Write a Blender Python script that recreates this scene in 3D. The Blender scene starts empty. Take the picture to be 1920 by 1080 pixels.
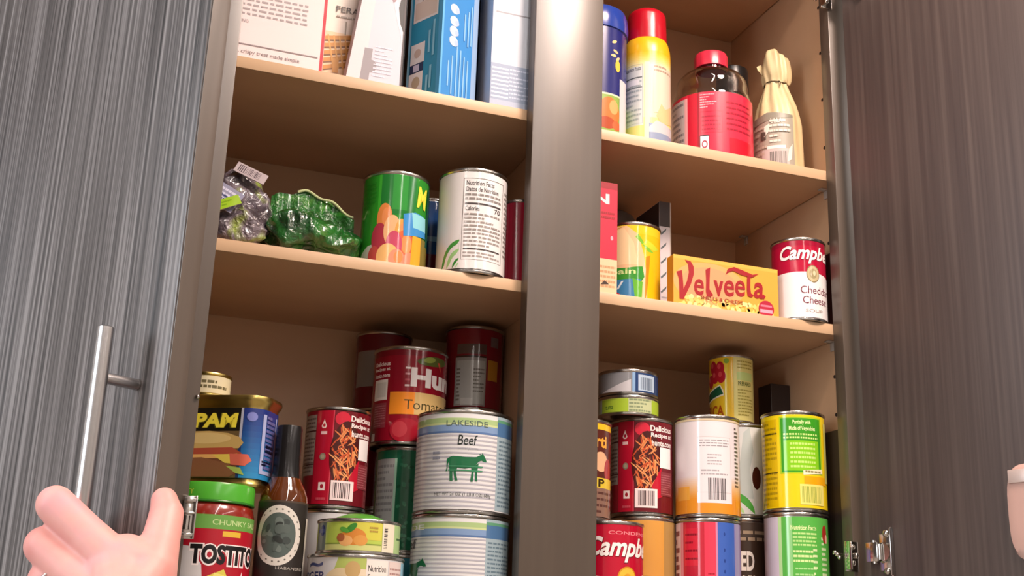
import bpy, bmesh, math, random
from math import sin, cos, pi, asin, atan2, radians, sqrt, exp
from mathutils import Vector, Matrix, noise
S = bpy.context.scene
COL = S.collection
random.seed(7)

# ------------------------------------------------------------ camera
CAM = Vector((-0.41296, -1.13107, -0.38140))
_r = Vector((0.9397632, -0.34012489, 0.03406157)); _u = Vector((-0.12996074, -0.26335229, 0.95590574)); _f = Vector((0.31615715, 0.9027517, 0.29169167))
cd = bpy.data.cameras.new('camera'); cam = bpy.data.objects.new('camera', cd); COL.objects.link(cam)
M = Matrix((_r, _u, -_f)).transposed().to_4x4(); M.translation = CAM
cam.matrix_world = M
cd.sensor_width = 36; cd.lens = 2270.66 / 1920 * 36; cd.clip_start = 0.02
S.camera = cam

# ------------------------------------------------------------ light and exposure
S.view_settings.view_transform = 'Standard'; S.view_settings.look = 'None'; S.view_settings.gamma = 1
S.view_settings.use_curve_mapping = False
S.view_settings.exposure = -0.62
w = bpy.data.worlds.new('world'); S.world = w; w.use_nodes = True
bg = w.node_tree.nodes['Background']; bg.inputs[0].default_value = (0.72, 0.84, 1.0, 1); bg.inputs[1].default_value = 1.0

def lamp(name, kind, loc, energy, color, size=0.1, size_y=None, rot=None, spot=None):
    d = bpy.data.lights.new(name, kind); d.energy = energy; d.color = color
    if kind == 'AREA':
        d.size = size
        if size_y: d.shape = 'RECTANGLE'; d.size_y = size_y
        else: d.shape = 'DISK'
    else:
        d.shadow_soft_size = size
    if kind == 'SPOT': d.spot_size = spot; d.spot_blend = 0.6
    o = bpy.data.objects.new(name, d); COL.objects.link(o); o.location = loc
    if rot: o.rotation_euler = rot
    return o
CEIL = 0.93
LAMPS = [(-1.05, -0.78), (0.32, -0.78), (1.69, -0.78)]
TUBES = [-1.45, 0.03, 1.35]
for lx, ly in LAMPS:      # the room's recessed ceiling lights
    lamp('ceiling_lamp', 'AREA', (lx, ly, CEIL - 0.012), 42 if lx == 0.32 else 9, (1.0, 0.78, 0.66), 0.32 if lx == 0.32 else 0.16, rot=(0, 0, 0))
for tx in TUBES:          # long slim ceiling fixtures
    lamp('tube_lamp', 'AREA', (tx, -2.2, CEIL - 0.035), 36, (1.0, 0.89, 0.83), 0.045, 3.6, rot=(0, 0, 0))
# daylight coming through the window in the left wall
lamp('window_daylight', 'AREA', (-2.44, -1.1, 0.1), 72, (0.84, 0.92, 1.0), 1.3, 1.2, rot=(0, radians(-90), 0))

# ------------------------------------------------------------ materials
def lin(c):
    c /= 255
    return c / 12.92 if c <= 0.04045 else ((c + 0.055) / 1.055) ** 2.4
def rgb(h):
    h = h.lstrip('#'); return tuple(lin(int(h[i:i + 2], 16)) for i in (0, 2, 4)) + (1,)
MATS = {}
def mat(name, color='#888888', rough=0.5, metal=0.0, **kw):
    if name in MATS: return MATS[name]
    m = bpy.data.materials.new(name); m.use_nodes = True; b = m.node_tree.nodes['Principled BSDF']
    b.inputs['Base Color'].default_value = rgb(color); b.inputs['Roughness'].default_value = rough; b.inputs['Metallic'].default_value = metal
    for k, v in kw.items(): b.inputs[k.replace('_', ' ')].default_value = v
    MATS[name] = m; return m
def ink(h, gloss=0.3):
    return mat('ink_%s_%d' % (h.lstrip('#'), gloss * 100), h, gloss)
class NT:
    def __init__(s, m): s.t = m.node_tree; s.b = s.t.nodes['Principled BSDF']
    def n(s, ty, **kw):
        x = s.t.nodes.new(ty)
        for k, v in kw.items():
            if k in x.inputs: x.inputs[k].default_value = v
            else: setattr(x, k, v)
        return x
    def l(s, a, b): s.t.links.new(a, b)
    def ramp(s, src, stops):
        r = s.n('ShaderNodeValToRGB'); e = r.color_ramp.elements
        while len(e) < len(stops): e.new(0.5)
        for q, (p, c) in zip(e, stops): q.position = p; q.color = rgb(c)
        s.l(src, r.inputs[0]); return r
    def coord(s, scale, out='Object'):
        tc = s.n('ShaderNodeTexCoord'); mp = s.n('ShaderNodeMapping'); mp.inputs['Scale'].default_value = scale
        s.l(tc.outputs[out], mp.inputs[0]); return mp.outputs[0]
    def bump(s, src, strength, dist=0.001):
        b = s.n('ShaderNodeBump', Strength=strength, Distance=dist); s.l(src, b.inputs['Height']); s.l(b.outputs[0], s.b.inputs['Normal'])

def laminate(name, dark, mid, light, fine, rough, bump=0.15, contrast=(0.3, 0.5, 0.72)):
    m = mat(name, mid, rough); t = NT(m)
    c1 = t.coord((fine, fine, 2.2)); n1 = t.n('ShaderNodeTexNoise', Scale=1.0, Detail=3.0, Roughness=0.6); t.l(c1, n1.inputs[0])
    c2 = t.coord((fine * 0.16, fine * 0.16, 0.9)); n2 = t.n('ShaderNodeTexNoise', Scale=1.0, Detail=2.0); t.l(c2, n2.inputs[0])
    mx = t.n('ShaderNodeMix'); mx.inputs[0].default_value = 0.1; t.l(n1.outputs[0], mx.inputs[2]); t.l(n2.outputs[0], mx.inputs[3])
    r = t.ramp(mx.outputs[0], [(contrast[0], dark), (contrast[1], mid), (contrast[2], light)])
    t.l(r.outputs[0], t.b.inputs['Base Color']); t.bump(n1.outputs[0], bump, 0.0006)
    return m
WOOD_A = laminate('grey_striped_laminate', '#2f2d2e', '#595555', '#868282', 270, 0.33, 0.35, (0.36, 0.5, 0.64))
WOOD_B = laminate('dark_brown_laminate', '#3c302e', '#4b3f3b', '#5d504a', 150, 0.42, 0.08, (0.25, 0.5, 0.8))
WOOD_F = laminate('dark_brown_stile_laminate', '#4d4138', '#54483e', '#5c4f44', 60, 0.36, 0.02, (0.2, 0.5, 0.8))
for _m in (WOOD_F,): _m.node_tree.nodes['Principled BSDF'].inputs['Specular IOR Level'].default_value = 1.0
MAPLE = mat('maple_board', '#c8a282', 0.42); _t = NT(MAPLE)
_n = _t.n('ShaderNodeTexNoise', Scale=1.0, Detail=4.0); _t.l(_t.coord((2, 14, 14)), _n.inputs[0])
_rr = _t.ramp(_n.outputs[0], [(0.3, '#c09a78'), (0.7, '#caa482')]); _t.l(_rr.outputs[0], _t.b.inputs['Base Color'])
EDGE = mat('maple_edge_band', '#cdab88', 0.45)
STEEL = mat('brushed_steel', '#b9b6b6', 0.27, 1.0)
CHROME = mat('nickel', '#cfcbc6', 0.16, 1.0)
TIN = mat('tinplate', '#b5b2ae', 0.25, 1.0)
GOLD = mat('gold_lacquer_tin', '#c9b268', 0.28, 1.0)
WHITEP = mat('white_paint', '#cdc9c4', 0.8)
FLOORM = mat('floor_tile', '#9a9184', 0.6)
BLACKP = mat('black_plastic', '#141416', 0.3)

# ------------------------------------------------------------ object helpers
def link(name, me, parent=None):
    o = bpy.data.objects.new(name, me); COL.objects.link(o)
    if parent is not None: o.parent = parent
    return o
def tag(o, label, cat, group=None):
    o['label'] = label; o['category'] = cat
    if group: o['group'] = group
    return o
def empty(name, loc, rz=0.0, rx=0.0, ry=0.0):
    o = bpy.data.objects.new(name, None); COL.objects.link(o); o.empty_display_size = 0.02
    o.location = loc; o.rotation_euler = (rx, ry, rz); return o
def finish(bm, name, mats, parent=None, smooth=True, ang=35):
    me = bpy.data.meshes.new(name); bm.normal_update(); bm.to_mesh(me); bm.free()
    for m in (mats if isinstance(mats, (list, tuple)) else [mats]): me.materials.append(m)
    if smooth:
        for p in me.polygons: p.use_smooth = True
        me.set_sharp_from_angle(angle=radians(ang))
    return link(name, me, parent)
def add_box(bm, lo, hi, bev=0.0, mi=0):
    r = bmesh.ops.create_cube(bm, size=1.0); vs = r['verts']
    for v in vs:
        v.co = Vector([lo[i] + (v.co[i] + 0.5) * (hi[i] - lo[i]) for i in range(3)])
    fs = {f for v in vs for f in v.link_faces}
    for f in fs: f.material_index = mi
    if bev:
        es = list({e for v in vs for e in v.link_edges})
        bmesh.ops.bevel(bm, geom=es, offset=bev, segments=2, affect='EDGES', profile=0.5)
    return vs
def box(name, lo, hi, m, parent=None, bev=0.0):
    bm = bmesh.new(); add_box(bm, lo, hi, bev); return finish(bm, name, m, parent, smooth=bev > 0)
def lathe_bm(bm, prof, n=72, mi=0, close=False, fn=None):
    rings = []
    for (r, z) in prof:
        if r < 1e-6: rings.append([bm.verts.new((0, 0, z))])
        else:
            ring = []
            for k in range(n):
                a = 2 * pi * k / n; rr, zz = (r, z) if fn is None else fn(r, z, a)
                ring.append(bm.verts.new((rr * sin(a), -rr * cos(a), zz)))
            rings.append(ring)
    for A, B in zip(rings, rings[1:]):
        for k in range(n):
            k2 = (k + 1) % n
            if len(A) == 1 and len(B) == 1: break
            if len(A) == 1: f = bm.faces.new((A[0], B[k2], B[k]))
            elif len(B) == 1: f = bm.faces.new((A[k], A[k2], B[0]))
            else: f = bm.faces.new((A[k], A[k2], B[k2], B[k]))
            f.material_index = mi
def lathe(name, prof, m, parent=None, n=72, ang=35, fn=None):
    bm = bmesh.new(); lathe_bm(bm, prof, n, fn=fn); return finish(bm, name, m, parent, ang=ang)
def tube_bm(bm, pts, r, n=12, mi=0, caps=True):
    pts = [Vector(p) for p in pts]; rings = []
    for i, p in enumerate(pts):
        d = (pts[min(i + 1, len(pts) - 1)] - pts[max(i - 1, 0)]).normalized()
        a = d.orthogonal().normalized() if i == 0 else (a - d * a.dot(d)).normalized()
        b = d.cross(a); rr = r[i] if isinstance(r, (list, tuple)) else r
        rings.append([bm.verts.new(p + (a * cos(2 * pi * k / n) + b * sin(2 * pi * k / n)) * rr) for k in range(n)])
    for A, B in zip(rings, rings[1:]):
        for k in range(n):
            f = bm.faces.new((A[k], A[(k + 1) % n], B[(k + 1) % n], B[k])); f.material_index = mi
    if caps:
        bm.faces.new(rings[0][::-1]).material_index = mi; bm.faces.new(rings[-1]).material_index = mi

# ------------------------------------------------------------ printed artwork
_TX = {}
def text_polys(s, bold):
    k = (s, bold)
    if k in _TX: return _TX[k]
    c = bpy.data.curves.new('t', 'FONT'); c.body = s; c.size = 1; c.offset = bold; c.resolution_u = 3; c.fill_mode = 'BOTH'
    o = bpy.data.objects.new('t', c); me = o.to_mesh()
    vs = [(v.co.x, v.co.y) for v in me.vertices]; fs = [list(p.vertices) for p in me.polygons]
    o.to_mesh_clear(); bpy.data.objects.remove(o); bpy.data.curves.remove(c)
    _TX[k] = (vs, fs); return _TX[k]

class Art:
    """shapes in (f, v); f is the apparent sideways place on a can (-1..1 edge to edge, beyond = round the back), or 0..1 on a box"""
    def __init__(s, W, H, curved=True, eps=0.000028, gloss=0.3):
        s.W, s.H, s.curved, s.eps, s.gloss = W, H, curved, eps, gloss
        s.bm = bmesh.new(); s.mats = []; s.layer = 0
    def u(s, f):
        if not s.curved: return f * s.W
        if abs(f) <= 1: return s.W * asin(f)
        return (1 if f > 0 else -1) * s.W * pi / 2 * abs(f)
    def mi(s, h):
        if h not in s.mats: s.mats.append(h)
        return s.mats.index(h)
    def polys(s, vs, fs, h):
        mi = s.mi(h); z = s.layer * s.eps
        bv = [s.bm.verts.new((x, y, z)) for x, y in vs]
        for f in fs:
            try: s.bm.faces.new([bv[i] for i in f]).material_index = mi
            except ValueError: pass
    def nxt(s): s.layer += 1; return s
    def rect(s, f0, v0, f1, v1, h, keep=False):
        if not keep: s.layer += 1
        u0, u1 = s.u(f0), s.u(f1); a, b = v0 * s.H, v1 * s.H
        s.polys([(u0, a), (u1, a), (u1, b), (u0, b)], [(0, 1, 2, 3)], h); return s
    def poly(s, pts, h, keep=False):
        if not keep: s.layer += 1
        s.polys([(s.u(a), b * s.H) for a, b in pts], [tuple(range(len(pts)))], h); return s
    def ell(s, f, v, rf, rv, h, rot=0, a0=0, a1=360, keep=False, n=28):
        if not keep: s.layer += 1
        cu, cv = s.u(f), v * s.H; ru = rf * s.W; rw = rv * s.H; pts = []
        for k in range(n):
            t = radians(a0 + (a1 - a0) * k / (n if a1 - a0 == 360 else n - 1)); x, y = ru * cos(t), rw * sin(t)
            pts.append((cu + x * cos(rot) - y * sin(rot), cv + x * sin(rot) + y * cos(rot)))
        s.polys(pts, [tuple(range(n))], h); return s
    def ring(s, f, v, rf, rv, th, h):
        s.layer += 1; cu, cv = s.u(f), v * s.H; n = 36; vs = []
        for q in (1, 1 - th):
            for k in range(n):
                t = 2 * pi * k / n; vs.append((cu + rf * s.W * q * cos(t), cv + rv * s.H * q * sin(t)))
        s.polys(vs, [(k, (k + 1) % n, n + (k + 1) % n, n + k) for k in range(n)], h); return s
    def text(s, t, f0, v0, f1, v1, h, bold=0.0, shear=0.0, arc=0.0, slope=0.0, keep=False):
        if not keep: s.layer += 1
        vs, fs = text_polys(t, bold)
        if not vs: return s
        vs = [(x + shear * y, y) for x, y in vs]
        x0 = min(v[0] for v in vs); x1 = max(v[0] for v in vs); y0 = min(v[1] for v in vs); y1 = max(v[1] for v in vs)
        a, b = s.u(f0), s.u(f1); c, d = v0 * s.H, v1 * s.H; out = []
        for x, y in vs:
            p = (x - x0) / (x1 - x0); q = (y - y0) / max(y1 - y0, 1e-6)
            out.append((a + p * (b - a), c + q * (d - c) + (arc * 4 * p * (1 - p) + slope * p) * s.H))
        s.polys(out, fs, h); return s
    def para(s, f0, v0, f1, v1, h, n=6, fill=0.5, seed=0, wl=(0.06, 0.2)):
        s.layer += 1; R = random.Random(seed * 31 + n); a, b = s.u(f0), s.u(f1); dv = (v1 - v0) * s.H / n
        for i in range(n):
            x = a; y = v1 * s.H - (i + 1) * dv + dv * (1 - fill) / 2; end = a + (b - a) * (1 if R.random() < 0.7 else R.uniform(0.4, 0.9))
            while x < end - 0.0005:
                w = min((b - a) * R.uniform(*wl), end - x)
                s.polys([(x, y), (x + w, y), (x + w, y + dv * fill), (x, y + dv * fill)], [(0, 1, 2, 3)], h); x += w + (b - a) * 0.025
        return s
    def frame(s, f0, v0, f1, v1, h, t=0.0006):
        s.layer += 1; a, b = s.u(f0), s.u(f1); c, d = v0 * s.H, v1 * s.H
        for q in ((a, c, b, c + t), (a, d - t, b, d), (a, c, a + t, d), (b - t, c, b, d)):
            s.polys([(q[0], q[1]), (q[2], q[1]), (q[2], q[3]), (q[0], q[3])], [(0, 1, 2, 3)], h)
        return s
    def bars(s, f0, v0, f1, v1, h='#1d1d22', seed=3, horiz=False):
        s.layer += 1; R = random.Random(seed); a, b = s.u(f0), s.u(f1); c, d = v0 * s.H, v1 * s.H
        L0, L1 = (c, d) if horiz else (a, b); x = L0
        while x < L1:
            w = R.choice((0.0004, 0.0007, 0.0011)); w = min(w, L1 - x)
            q = (a, x, b, x + w) if horiz else (x, c, x + w, d)
            s.polys([(q[0], q[1]), (q[2], q[1]), (q[2], q[3]), (q[0], q[3])], [(0, 1, 2, 3)], h); x += w + R.choice((0.0005, 0.0008, 0.0011))
        return s
    def grad(s, f0, v0, f1, v1, c0, c1, n=12):
        s.layer += 1; A = [int(c0[i:i + 2], 16) for i in (1, 3, 5)]; B = [int(c1[i:i + 2], 16) for i in (1, 3, 5)]
        for k in range(n):
            t = (k + 0.5) / n; h = '#%02x%02x%02x' % tuple(int(A[i] + (B[i] - A[i]) * t) for i in range(3))
            s.rect(f0, v0 + (v1 - v0) * k / n, f1, v0 + (v1 - v0) * (k + 1) / n, h, keep=True)
        return s
    def into(s, name, parent, mapper, step=0.0016, extra=None):
        bm = s.bm
        bmesh.ops.triangulate(bm, faces=[f for f in bm.faces if len(f.verts) > 4])
        if s.curved:
            us = [v.co.x for v in bm.verts]; x = math.ceil(min(us) / step) * step; hi = max(us)
            while x < hi:
                bmesh.ops.bisect_plane(bm, geom=bm.verts[:] + bm.edges[:] + bm.faces[:], plane_co=(x, 0, 0), plane_no=(1, 0, 0), dist=1e-7); x += step
        for f in bm.faces:
            f.normal_update()
            if f.normal.z < 0: f.normal_flip()
        for v in bm.verts: v.co = mapper(v.co.x, v.co.y, v.co.z)
        ms = [ink(h, s.gloss) if isinstance(h, str) else h for h in s.mats]
        if extra: extra(bm, len(ms)); ms += extra.mats
        me = bpy.data.meshes.new(name); bm.to_mesh(me); bm.free()
        for m in ms: me.materials.append(m)
        if s.curved:
            for p in me.polygons: p.use_smooth = True
            me.set_sharp_from_angle(angle=radians(40))
        return link(name, me, parent)
def cyl_map(R): return lambda u, v, e: Vector(((R + e) * sin(u / R), -(R + e) * cos(u / R), v))

def face_cam(x, y): return atan2(CAM.x - x, -(CAM.y - y))
def can(name, label, cat, x, y, z, r, h, art, metal=TIN, group=None, v0=0.04, v1=0.96, gloss=0.13, turn=0.0, beads=False):
    root = tag(empty(name, (x, y, z), face_cam(x, y) + radians(turn)), label, cat, group)
    P = [(0, 0.003), (r - 0.005, 0.003), (r - 0.0032, 0.0005), (r - 0.002, 0), (r - 0.0005, 0.0004), (r, 0.0015), (r - 0.0002, 0.0028), (r - 0.0014, 0.004)]
    Q = [(a, h - b) for a, b in reversed(P)]
    lathe('can_body', P + Q, metal, root, 80)
    A = Art(r - 0.0011, h, True, gloss=gloss); A.layer = 0
    art(A); A.into('label', root, cyl_map(r - 0.0011))
    return root
# ------------------------------------------------------------ room
def struct(o): o['kind'] = 'structure'; return o
X0, X1, Y0, Y1, ZF = -2.4, 2.4, -4.4, 0.285, -1.75
struct(box('floor', (X0, Y0, ZF - 0.05), (X1, Y1, ZF), FLOORM))
struct(box('ceiling', (X0, Y0, CEIL), (X1, Y1, CEIL + 0.05), WHITEP))
struct(box('wall_back', (X0, Y1, ZF), (X1, Y1 + 0.05, CEIL), WHITEP))
struct(box('wall_front', (X0, Y0 - 0.05, ZF), (X1, Y0, CEIL), WHITEP))
struct(box('wall_right', (X1, Y0, ZF), (X1 + 0.05, Y1, CEIL), WHITEP))
bm = bmesh.new()
for lo, hi in (((X0 - 0.05, Y0, ZF), (X0, Y1, -0.55)), ((X0 - 0.05, Y0, 0.75), (X0, Y1, CEIL)), ((X0 - 0.05, Y0, -0.55), (X0, -1.8, 0.75)), ((X0 - 0.05, -0.4, -0.55), (X0, Y1, 0.75))):
    add_box(bm, lo, hi)
struct(finish(bm, 'wall_left', WHITEP, smooth=False))
bm = bmesh.new()
for lo, hi in (((X0 - 0.05, -1.8, -0.55), (X0 + 0.01, -1.75, 0.75)), ((X0 - 0.05, -0.45, -0.55), (X0 + 0.01, -0.4, 0.75)), ((X0 - 0.05, -1.8, -0.55), (X0 + 0.01, -0.4, -0.5)), ((X0 - 0.05, -1.8, 0.7), (X0 + 0.01, -0.4, 0.75)), ((X0 - 0.05, -1.12, -0.55), (X0, -1.08, 0.75))):
    add_box(bm, lo, hi)
struct(finish(bm, 'window_1', WHITEP, smooth=False))
for lx, ly in LAMPS:
    q = 0.095 if lx == 0.32 else 0.0
    lathe_o = tag(lathe('ceiling_light', [(0.083 + q, 0.004), (0.088 + q, 0), (0.1 + q, -0.002), (0.103 + q, 0.004), (0.1 + q, 0.0099)], mat('white_trim', '#eeeeee', 0.4)), 'large round ceiling light over the open cabinet' if q else 'round white recessed ceiling light behind the camera', 'light', 'recessed ceiling lights')
    lathe_o.location = (lx, ly, CEIL - 0.0101)
for tx in TUBES:
    tag(box('ceiling_light', (tx - 0.04, -4.05, CEIL - 0.032), (tx + 0.04, -0.36, CEIL - 0.0002), mat('white_trim', '#eeeeee', 0.4)), 'long slim white ceiling light running away behind the camera', 'light', 'long ceiling lights')

# ------------------------------------------------------------ cabinet
XL, XR, XW, XWL, D = -0.3178, 0.3845, 0.4021, -0.3535, 0.2657
PL, PR = 0.0, 0.0821
Z1R, Z1L, Z2L, Z2R, TH, YF = 0.1915, 0.1975, 0.0, 0.0, 0.0126, 0.0166
ZB, ZT, ZS3 = -0.343, 0.86, 0.489
cab = tag(empty('kitchen_cabinet', (0.03, 0.13, ZB - 0.02)), 'dark wood wall cabinet with open doors and pale maple shelves full of groceries', 'cabinet')
cab_loc = Vector(cab.location)
def cpart(o, parent=cab):
    o.parent = parent
    if parent is cab: o.location = Vector(o.location) - cab_loc
    return o
bm = bmesh.new()
add_box(bm, (XWL - 0.013, 0.0191, ZB - 0.013), (XWL, D, ZT)); add_box(bm, (XW, 0.0191, ZB - 0.013), (XW + 0.013, D, ZT))
add_box(bm, (0.0362, 0.0191, ZB), (0.0458, D, ZT)); add_box(bm, (XWL - 0.013, D, ZB - 0.013), (XW + 0.013, D + 0.012, ZT))
add_box(bm, (XWL, 0.0191, ZB - 0.013), (XW, D, ZB)); add_box(bm, (XWL, 0.0191, ZT - 0.013), (XW, D, ZT))
cpart(finish(bm, 'body', MAPLE, smooth=False))
bm = bmesh.new()
add_box(bm, (XL - 0.046, 0, ZB - 0.03), (XL, 0.019, ZT), 0.0008); add_box(bm, (XR, 0, ZB - 0.03), (XR + 0.046, 0.019, ZT), 0.0008)
add_box(bm, (PL, 0, ZB - 0.0), (PR, 0.019, ZT - 0.03), 0.0008)
add_box(bm, (XL, 0.0003, ZB - 0.03), (XR, 0.0187, ZB), 0); add_box(bm, (XL, 0.0003, ZT - 0.03), (XR, 0.0187, ZT), 0)
cpart(finish(bm, 'face_frame', WOOD_F))
# the frame stands in front of the shelf ends, so the shelves butt against its back on the post side
for a, b, z in ((XWL + 0.001, 0.0355, Z1L), (XWL + 0.001, 0.0355, Z2L), (0.0465, XW - 0.002, Z1R), (0.0465, XW - 0.002, Z2R), (XWL + 0.001, 0.0355, ZS3 + TH), (0.0465, XW - 0.002, ZS3 + TH)):
    bm = bmesh.new(); add_box(bm, (a, 0.0216, z - TH), (b, D - 0.001, z)); s = cpart(finish(bm, 'shelf', MAPLE, smooth=False))
    bm = bmesh.new(); add_box(bm, (a, 0.0192, z - TH), (b, 0.0215, z), 0.0004); e = finish(bm, 'edge_band', EDGE, s)
# little clear shelf pins on the right wall
CLEAR = mat('clear_plastic', '#e8e0d8', 0.2, Transmission_Weight=0.6, IOR=1.45)
for z in (Z1R - TH, Z2R - TH):
    for y in (0.045, 0.235):
        bm = bmesh.new(); add_box(bm, (XW - 0.010, y - 0.004, z - 0.0018), (XW - 0.0002, y + 0.004, z - 0.0002), 0.0004)
        add_box(bm, (XW - 0.0022, y - 0.004, z - 0.012), (XW - 0.0002, y + 0.004, z - 0.0018), 0.0005)
        cpart(finish(bm, 'shelf_pin', CLEAR))
HOLE = mat('hole_dark', '#2a1a12', 0.8)
for y in (0.045, 0.235):
    for z in (-0.10, -0.055, 0.06, 0.11, 0.235, 0.30, 0.365, 0.43):
        bm = bmesh.new(); vs = bmesh.ops.create_cone(bm, cap_ends=True, segments=12, radius1=0.0022, radius2=0.0022, depth=0.0004)['verts']
        for v in vs: v.co = Vector((XW - 0.0003 - v.co.z, y + v.co.x, z + v.co.y))
        cpart(finish(bm, 'pin_hole', HOLE))

def door_panel(name, hinge, ang, wdt, m, th=0.019, parent=cab, bev=0.0012):
    """ang: direction of the panel seen from above; local +x runs from the hinge, local y=0 is the outer face side"""
    bm = bmesh.new(); add_box(bm, (0, 0, ZB - 0.028), (wdt, th, ZT - 0.01), bev)
    o = finish(bm, name, m, parent); o.location = Vector((hinge[0], hinge[1], 0)) - (cab_loc if parent is cab else Vector()); o.rotation_euler = (0, 0, ang); return o
# left door, front panel with the pull: outer face towards the camera
aA = -radians(58); FA = Vector((-0.3633, -0.25)); WA = 0.40
HA = FA - Vector((cos(aA), sin(aA))) * WA
dA = door_panel('door', HA, aA, WA, WOOD_A); dA['label'] = 'grey striped front panel of the folding left door'
# left door, panel beside the stile
dB = door_panel('door', (-0.3435, -0.0225), pi, 0.125, WOOD_B, 0.019); dB['label'] = 'dark brown panel of the left door beside the frame'
bm = bmesh.new(); add_box(bm, (WA + 0.0001, 0.0012, ZB - 0.028), (WA + 0.0009, 0.0178, ZT - 0.01), 0.0003); finish(bm, 'edge_band', WOOD_F, dA)
# bar pull: local frame of panel A, outward normal is local -y
nA = Vector((sin(aA), -cos(aA)))
def locA(p):
    d = Vector((p[0], p[1])) - HA; c, s_ = cos(aA), sin(aA)
    return Vector((d.x * c + d.y * s_, -d.x * s_ + d.y * c, p[2]))
b0 = locA((-0.38111, -0.22154, -0.2006))
bm = bmesh.new(); hx, hy = b0.x, -0.032
prof = [(0, -0.365), (0.0052, -0.365), (0.006, -0.3642), (0.006, -0.1648), (0.0052, -0.164), (0, -0.164)]
lathe_bm(bm, prof, 32)
for v in bm.verts: v.co += Vector((hx, hy, 0))
hd = finish(bm, 'handle', STEEL, dA)
for z in (-0.2006, -0.3286):
    bm = bmesh.new(); tube_bm(bm, [(hx, -0.0005, z), (hx, hy + 0.004, z)], 0.0042, 20); finish(bm, 'standoff', STEEL, hd)
# right door, inner face towards the camera, swung open
aC = -radians(70)
dC = door_panel('door', (0.3905, -0.021), aC, 0.36, WOOD_B); dC['label'] = 'dark brown right door standing open, inner face in view'
# hinges
XC = 0.3744
def right_hinge(z):
    # cup plate on the door's inner face (local -y side of dC), arm and clip on the stile
    bm = bmesh.new()
    x0 = 0.012
    add_box(bm, (x0 + 0.014, -0.0016, z - 0.026), (x0 + 0.0165, -0.0002, z + 0.026), 0.0004)
    add_box(bm, (x0 + 0.001, -0.0016, z - 0.019), (x0 + 0.014, -0.0003, z + 0.019), 0.0005)
    add_box(bm, (x0 + 0.0165, -0.0065, z - 0.024), (x0 + 0.0178, -0.0002, z + 0.024), 0.0003)
    lathe2 = bmesh.ops.create_cone(bm, cap_ends=True, segments=28, radius1=0.0115, radius2=0.0095, depth=0.005)['verts']
    for v in lathe2: v.co = Vector((x0 + 0.006 + v.co.x, -0.0025 - v.co.z, z + v.co.y))
    for dz in (-0.0195, 0.0195):
        vs = bmesh.ops.create_uvsphere(bm, u_segments=14, v_segments=8, radius=0.0038)['verts']
        for v in vs: v.co = Vector((x0 + 0.0095 + v.co.x, -0.002 + v.co.y * 0.6, z + dz + v.co.z))
    o = finish(bm, 'hinge', CHROME, dC)
    bm = bmesh.new()
    tube_bm(bm, [(x0 - 0.001, -0.008, z - 0.012), (x0 - 0.001, -0.008, z + 0.012)], 0.0022, 12)
    tube_bm(bm, [(x0 + 0.005, -0.007, z - 0.008), (x0 + 0.005, -0.007, z + 0.008)], 0.002, 12)
    tube_bm(bm, [(x0 - 0.009, -0.006, z - 0.010), (x0 - 0.009, -0.006, z + 0.010)], 0.0024, 12)
    add_box(bm, (x0 - 0.010, -0.0105, z - 0.010), (x0 + 0.004, -0.0085, z + 0.010), 0.0006)
    finish(bm, 'hinge_arm', CHROME, o)
    # clip and screws on the stile edge
    bm = bmesh.new()
    add_box(bm, (XC - 0.0016, -0.003, z - 0.019), (XC + 0.0145, -0.0003, z + 0.013), 0.0006)
    add_box(bm, (XC - 0.0016, -0.0125, z - 0.0175), (XC + 0.0005, -0.003, z + 0.0125), 0.0005)
    for dx, dz in ((0.006, 0.007), (0.006, -0.010), (0.011, -0.002)):
        vs = bmesh.ops.create_uvsphere(bm, u_segments=12, v_segments=8, radius=0.0033)['verts']
        for v in vs: v.co = Vector((XC + dx + v.co.x, -0.0045 + v.co.y * 0.7, z + dz + v.co.z))
    for dx, dz in ((-0.0065, -0.001), (-0.0035, -0.004), (-0.009, 0.001)):
        vs = bmesh.ops.create_uvsphere(bm, u_segments=12, v_segments=8, radius=0.0024)['verts']
        for v in vs: v.co = Vector((XC + dx + v.co.x, 0.006 + v.co.y, z + dz + v.co.z))
    tube_bm(bm, [(XC - 0.011, 0.006, z), (XC + 0.0005, 0.006, z - 0.001)], 0.0014, 10)
    cpart(finish(bm, 'hinge_clip', CHROME))
right_hinge(-0.262); right_hinge(0.418)
# left hinge clip on the left stile's inner edge
bm = bmesh.new(); z = -0.2715
add_box(bm, (XL - 0.004, -0.0045, z - 0.019), (XL + 0.0075, -0.0022, z + 0.019), 0.0006)
for dz, hh in ((0.015, 0.0035), (0.0035, 0.002), (-0.0155, 0.003)):
    add_box(bm, (XL - 0.004, -0.009, z + dz - hh / 2), (XL + 0.0075, -0.0045, z + dz + hh / 2), 0.0005)
add_box(bm, (XL + 0.006, -0.009, z - 0.019), (XL + 0.0078, -0.0045, z + 0.019), 0.0004)
add_box(bm, (XL - 0.004, -0.0022, z - 0.015), (XL - 0.001, -0.0003, z + 0.015))
tube_bm(bm, [(XL, -0.0065, z - 0.011), (XL, -0.0065, z + 0.001)], 0.003, 14)
cpart(finish(bm, 'hinge_clip', CHROME))
for (sx, sy, sz, ln) in ((-0.3475, -0.0415, -0.1655, 0.007), (-0.3478, -0.0415, -0.2395, 0.012)):
    bm = bmesh.new(); tube_bm(bm, [(sx, sy - 0.0012, sz - ln), (sx, sy - 0.0012, sz)], 0.0011, 10)
    vs = bmesh.ops.create_uvsphere(bm, u_segments=12, v_segments=8, radius=0.0022)['verts']
    for v in vs: v.co += Vector((sx, sy - 0.0014, sz))
    cpart(finish(bm, 'screw', CHROME))
bm = bmesh.new(); vs = bmesh.ops.create_uvsphere(bm, u_segments=12, v_segments=8, radius=0.0022)['verts']
for v in vs: v.co += Vector((XL - 0.0018, -0.0012, -0.162))
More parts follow.
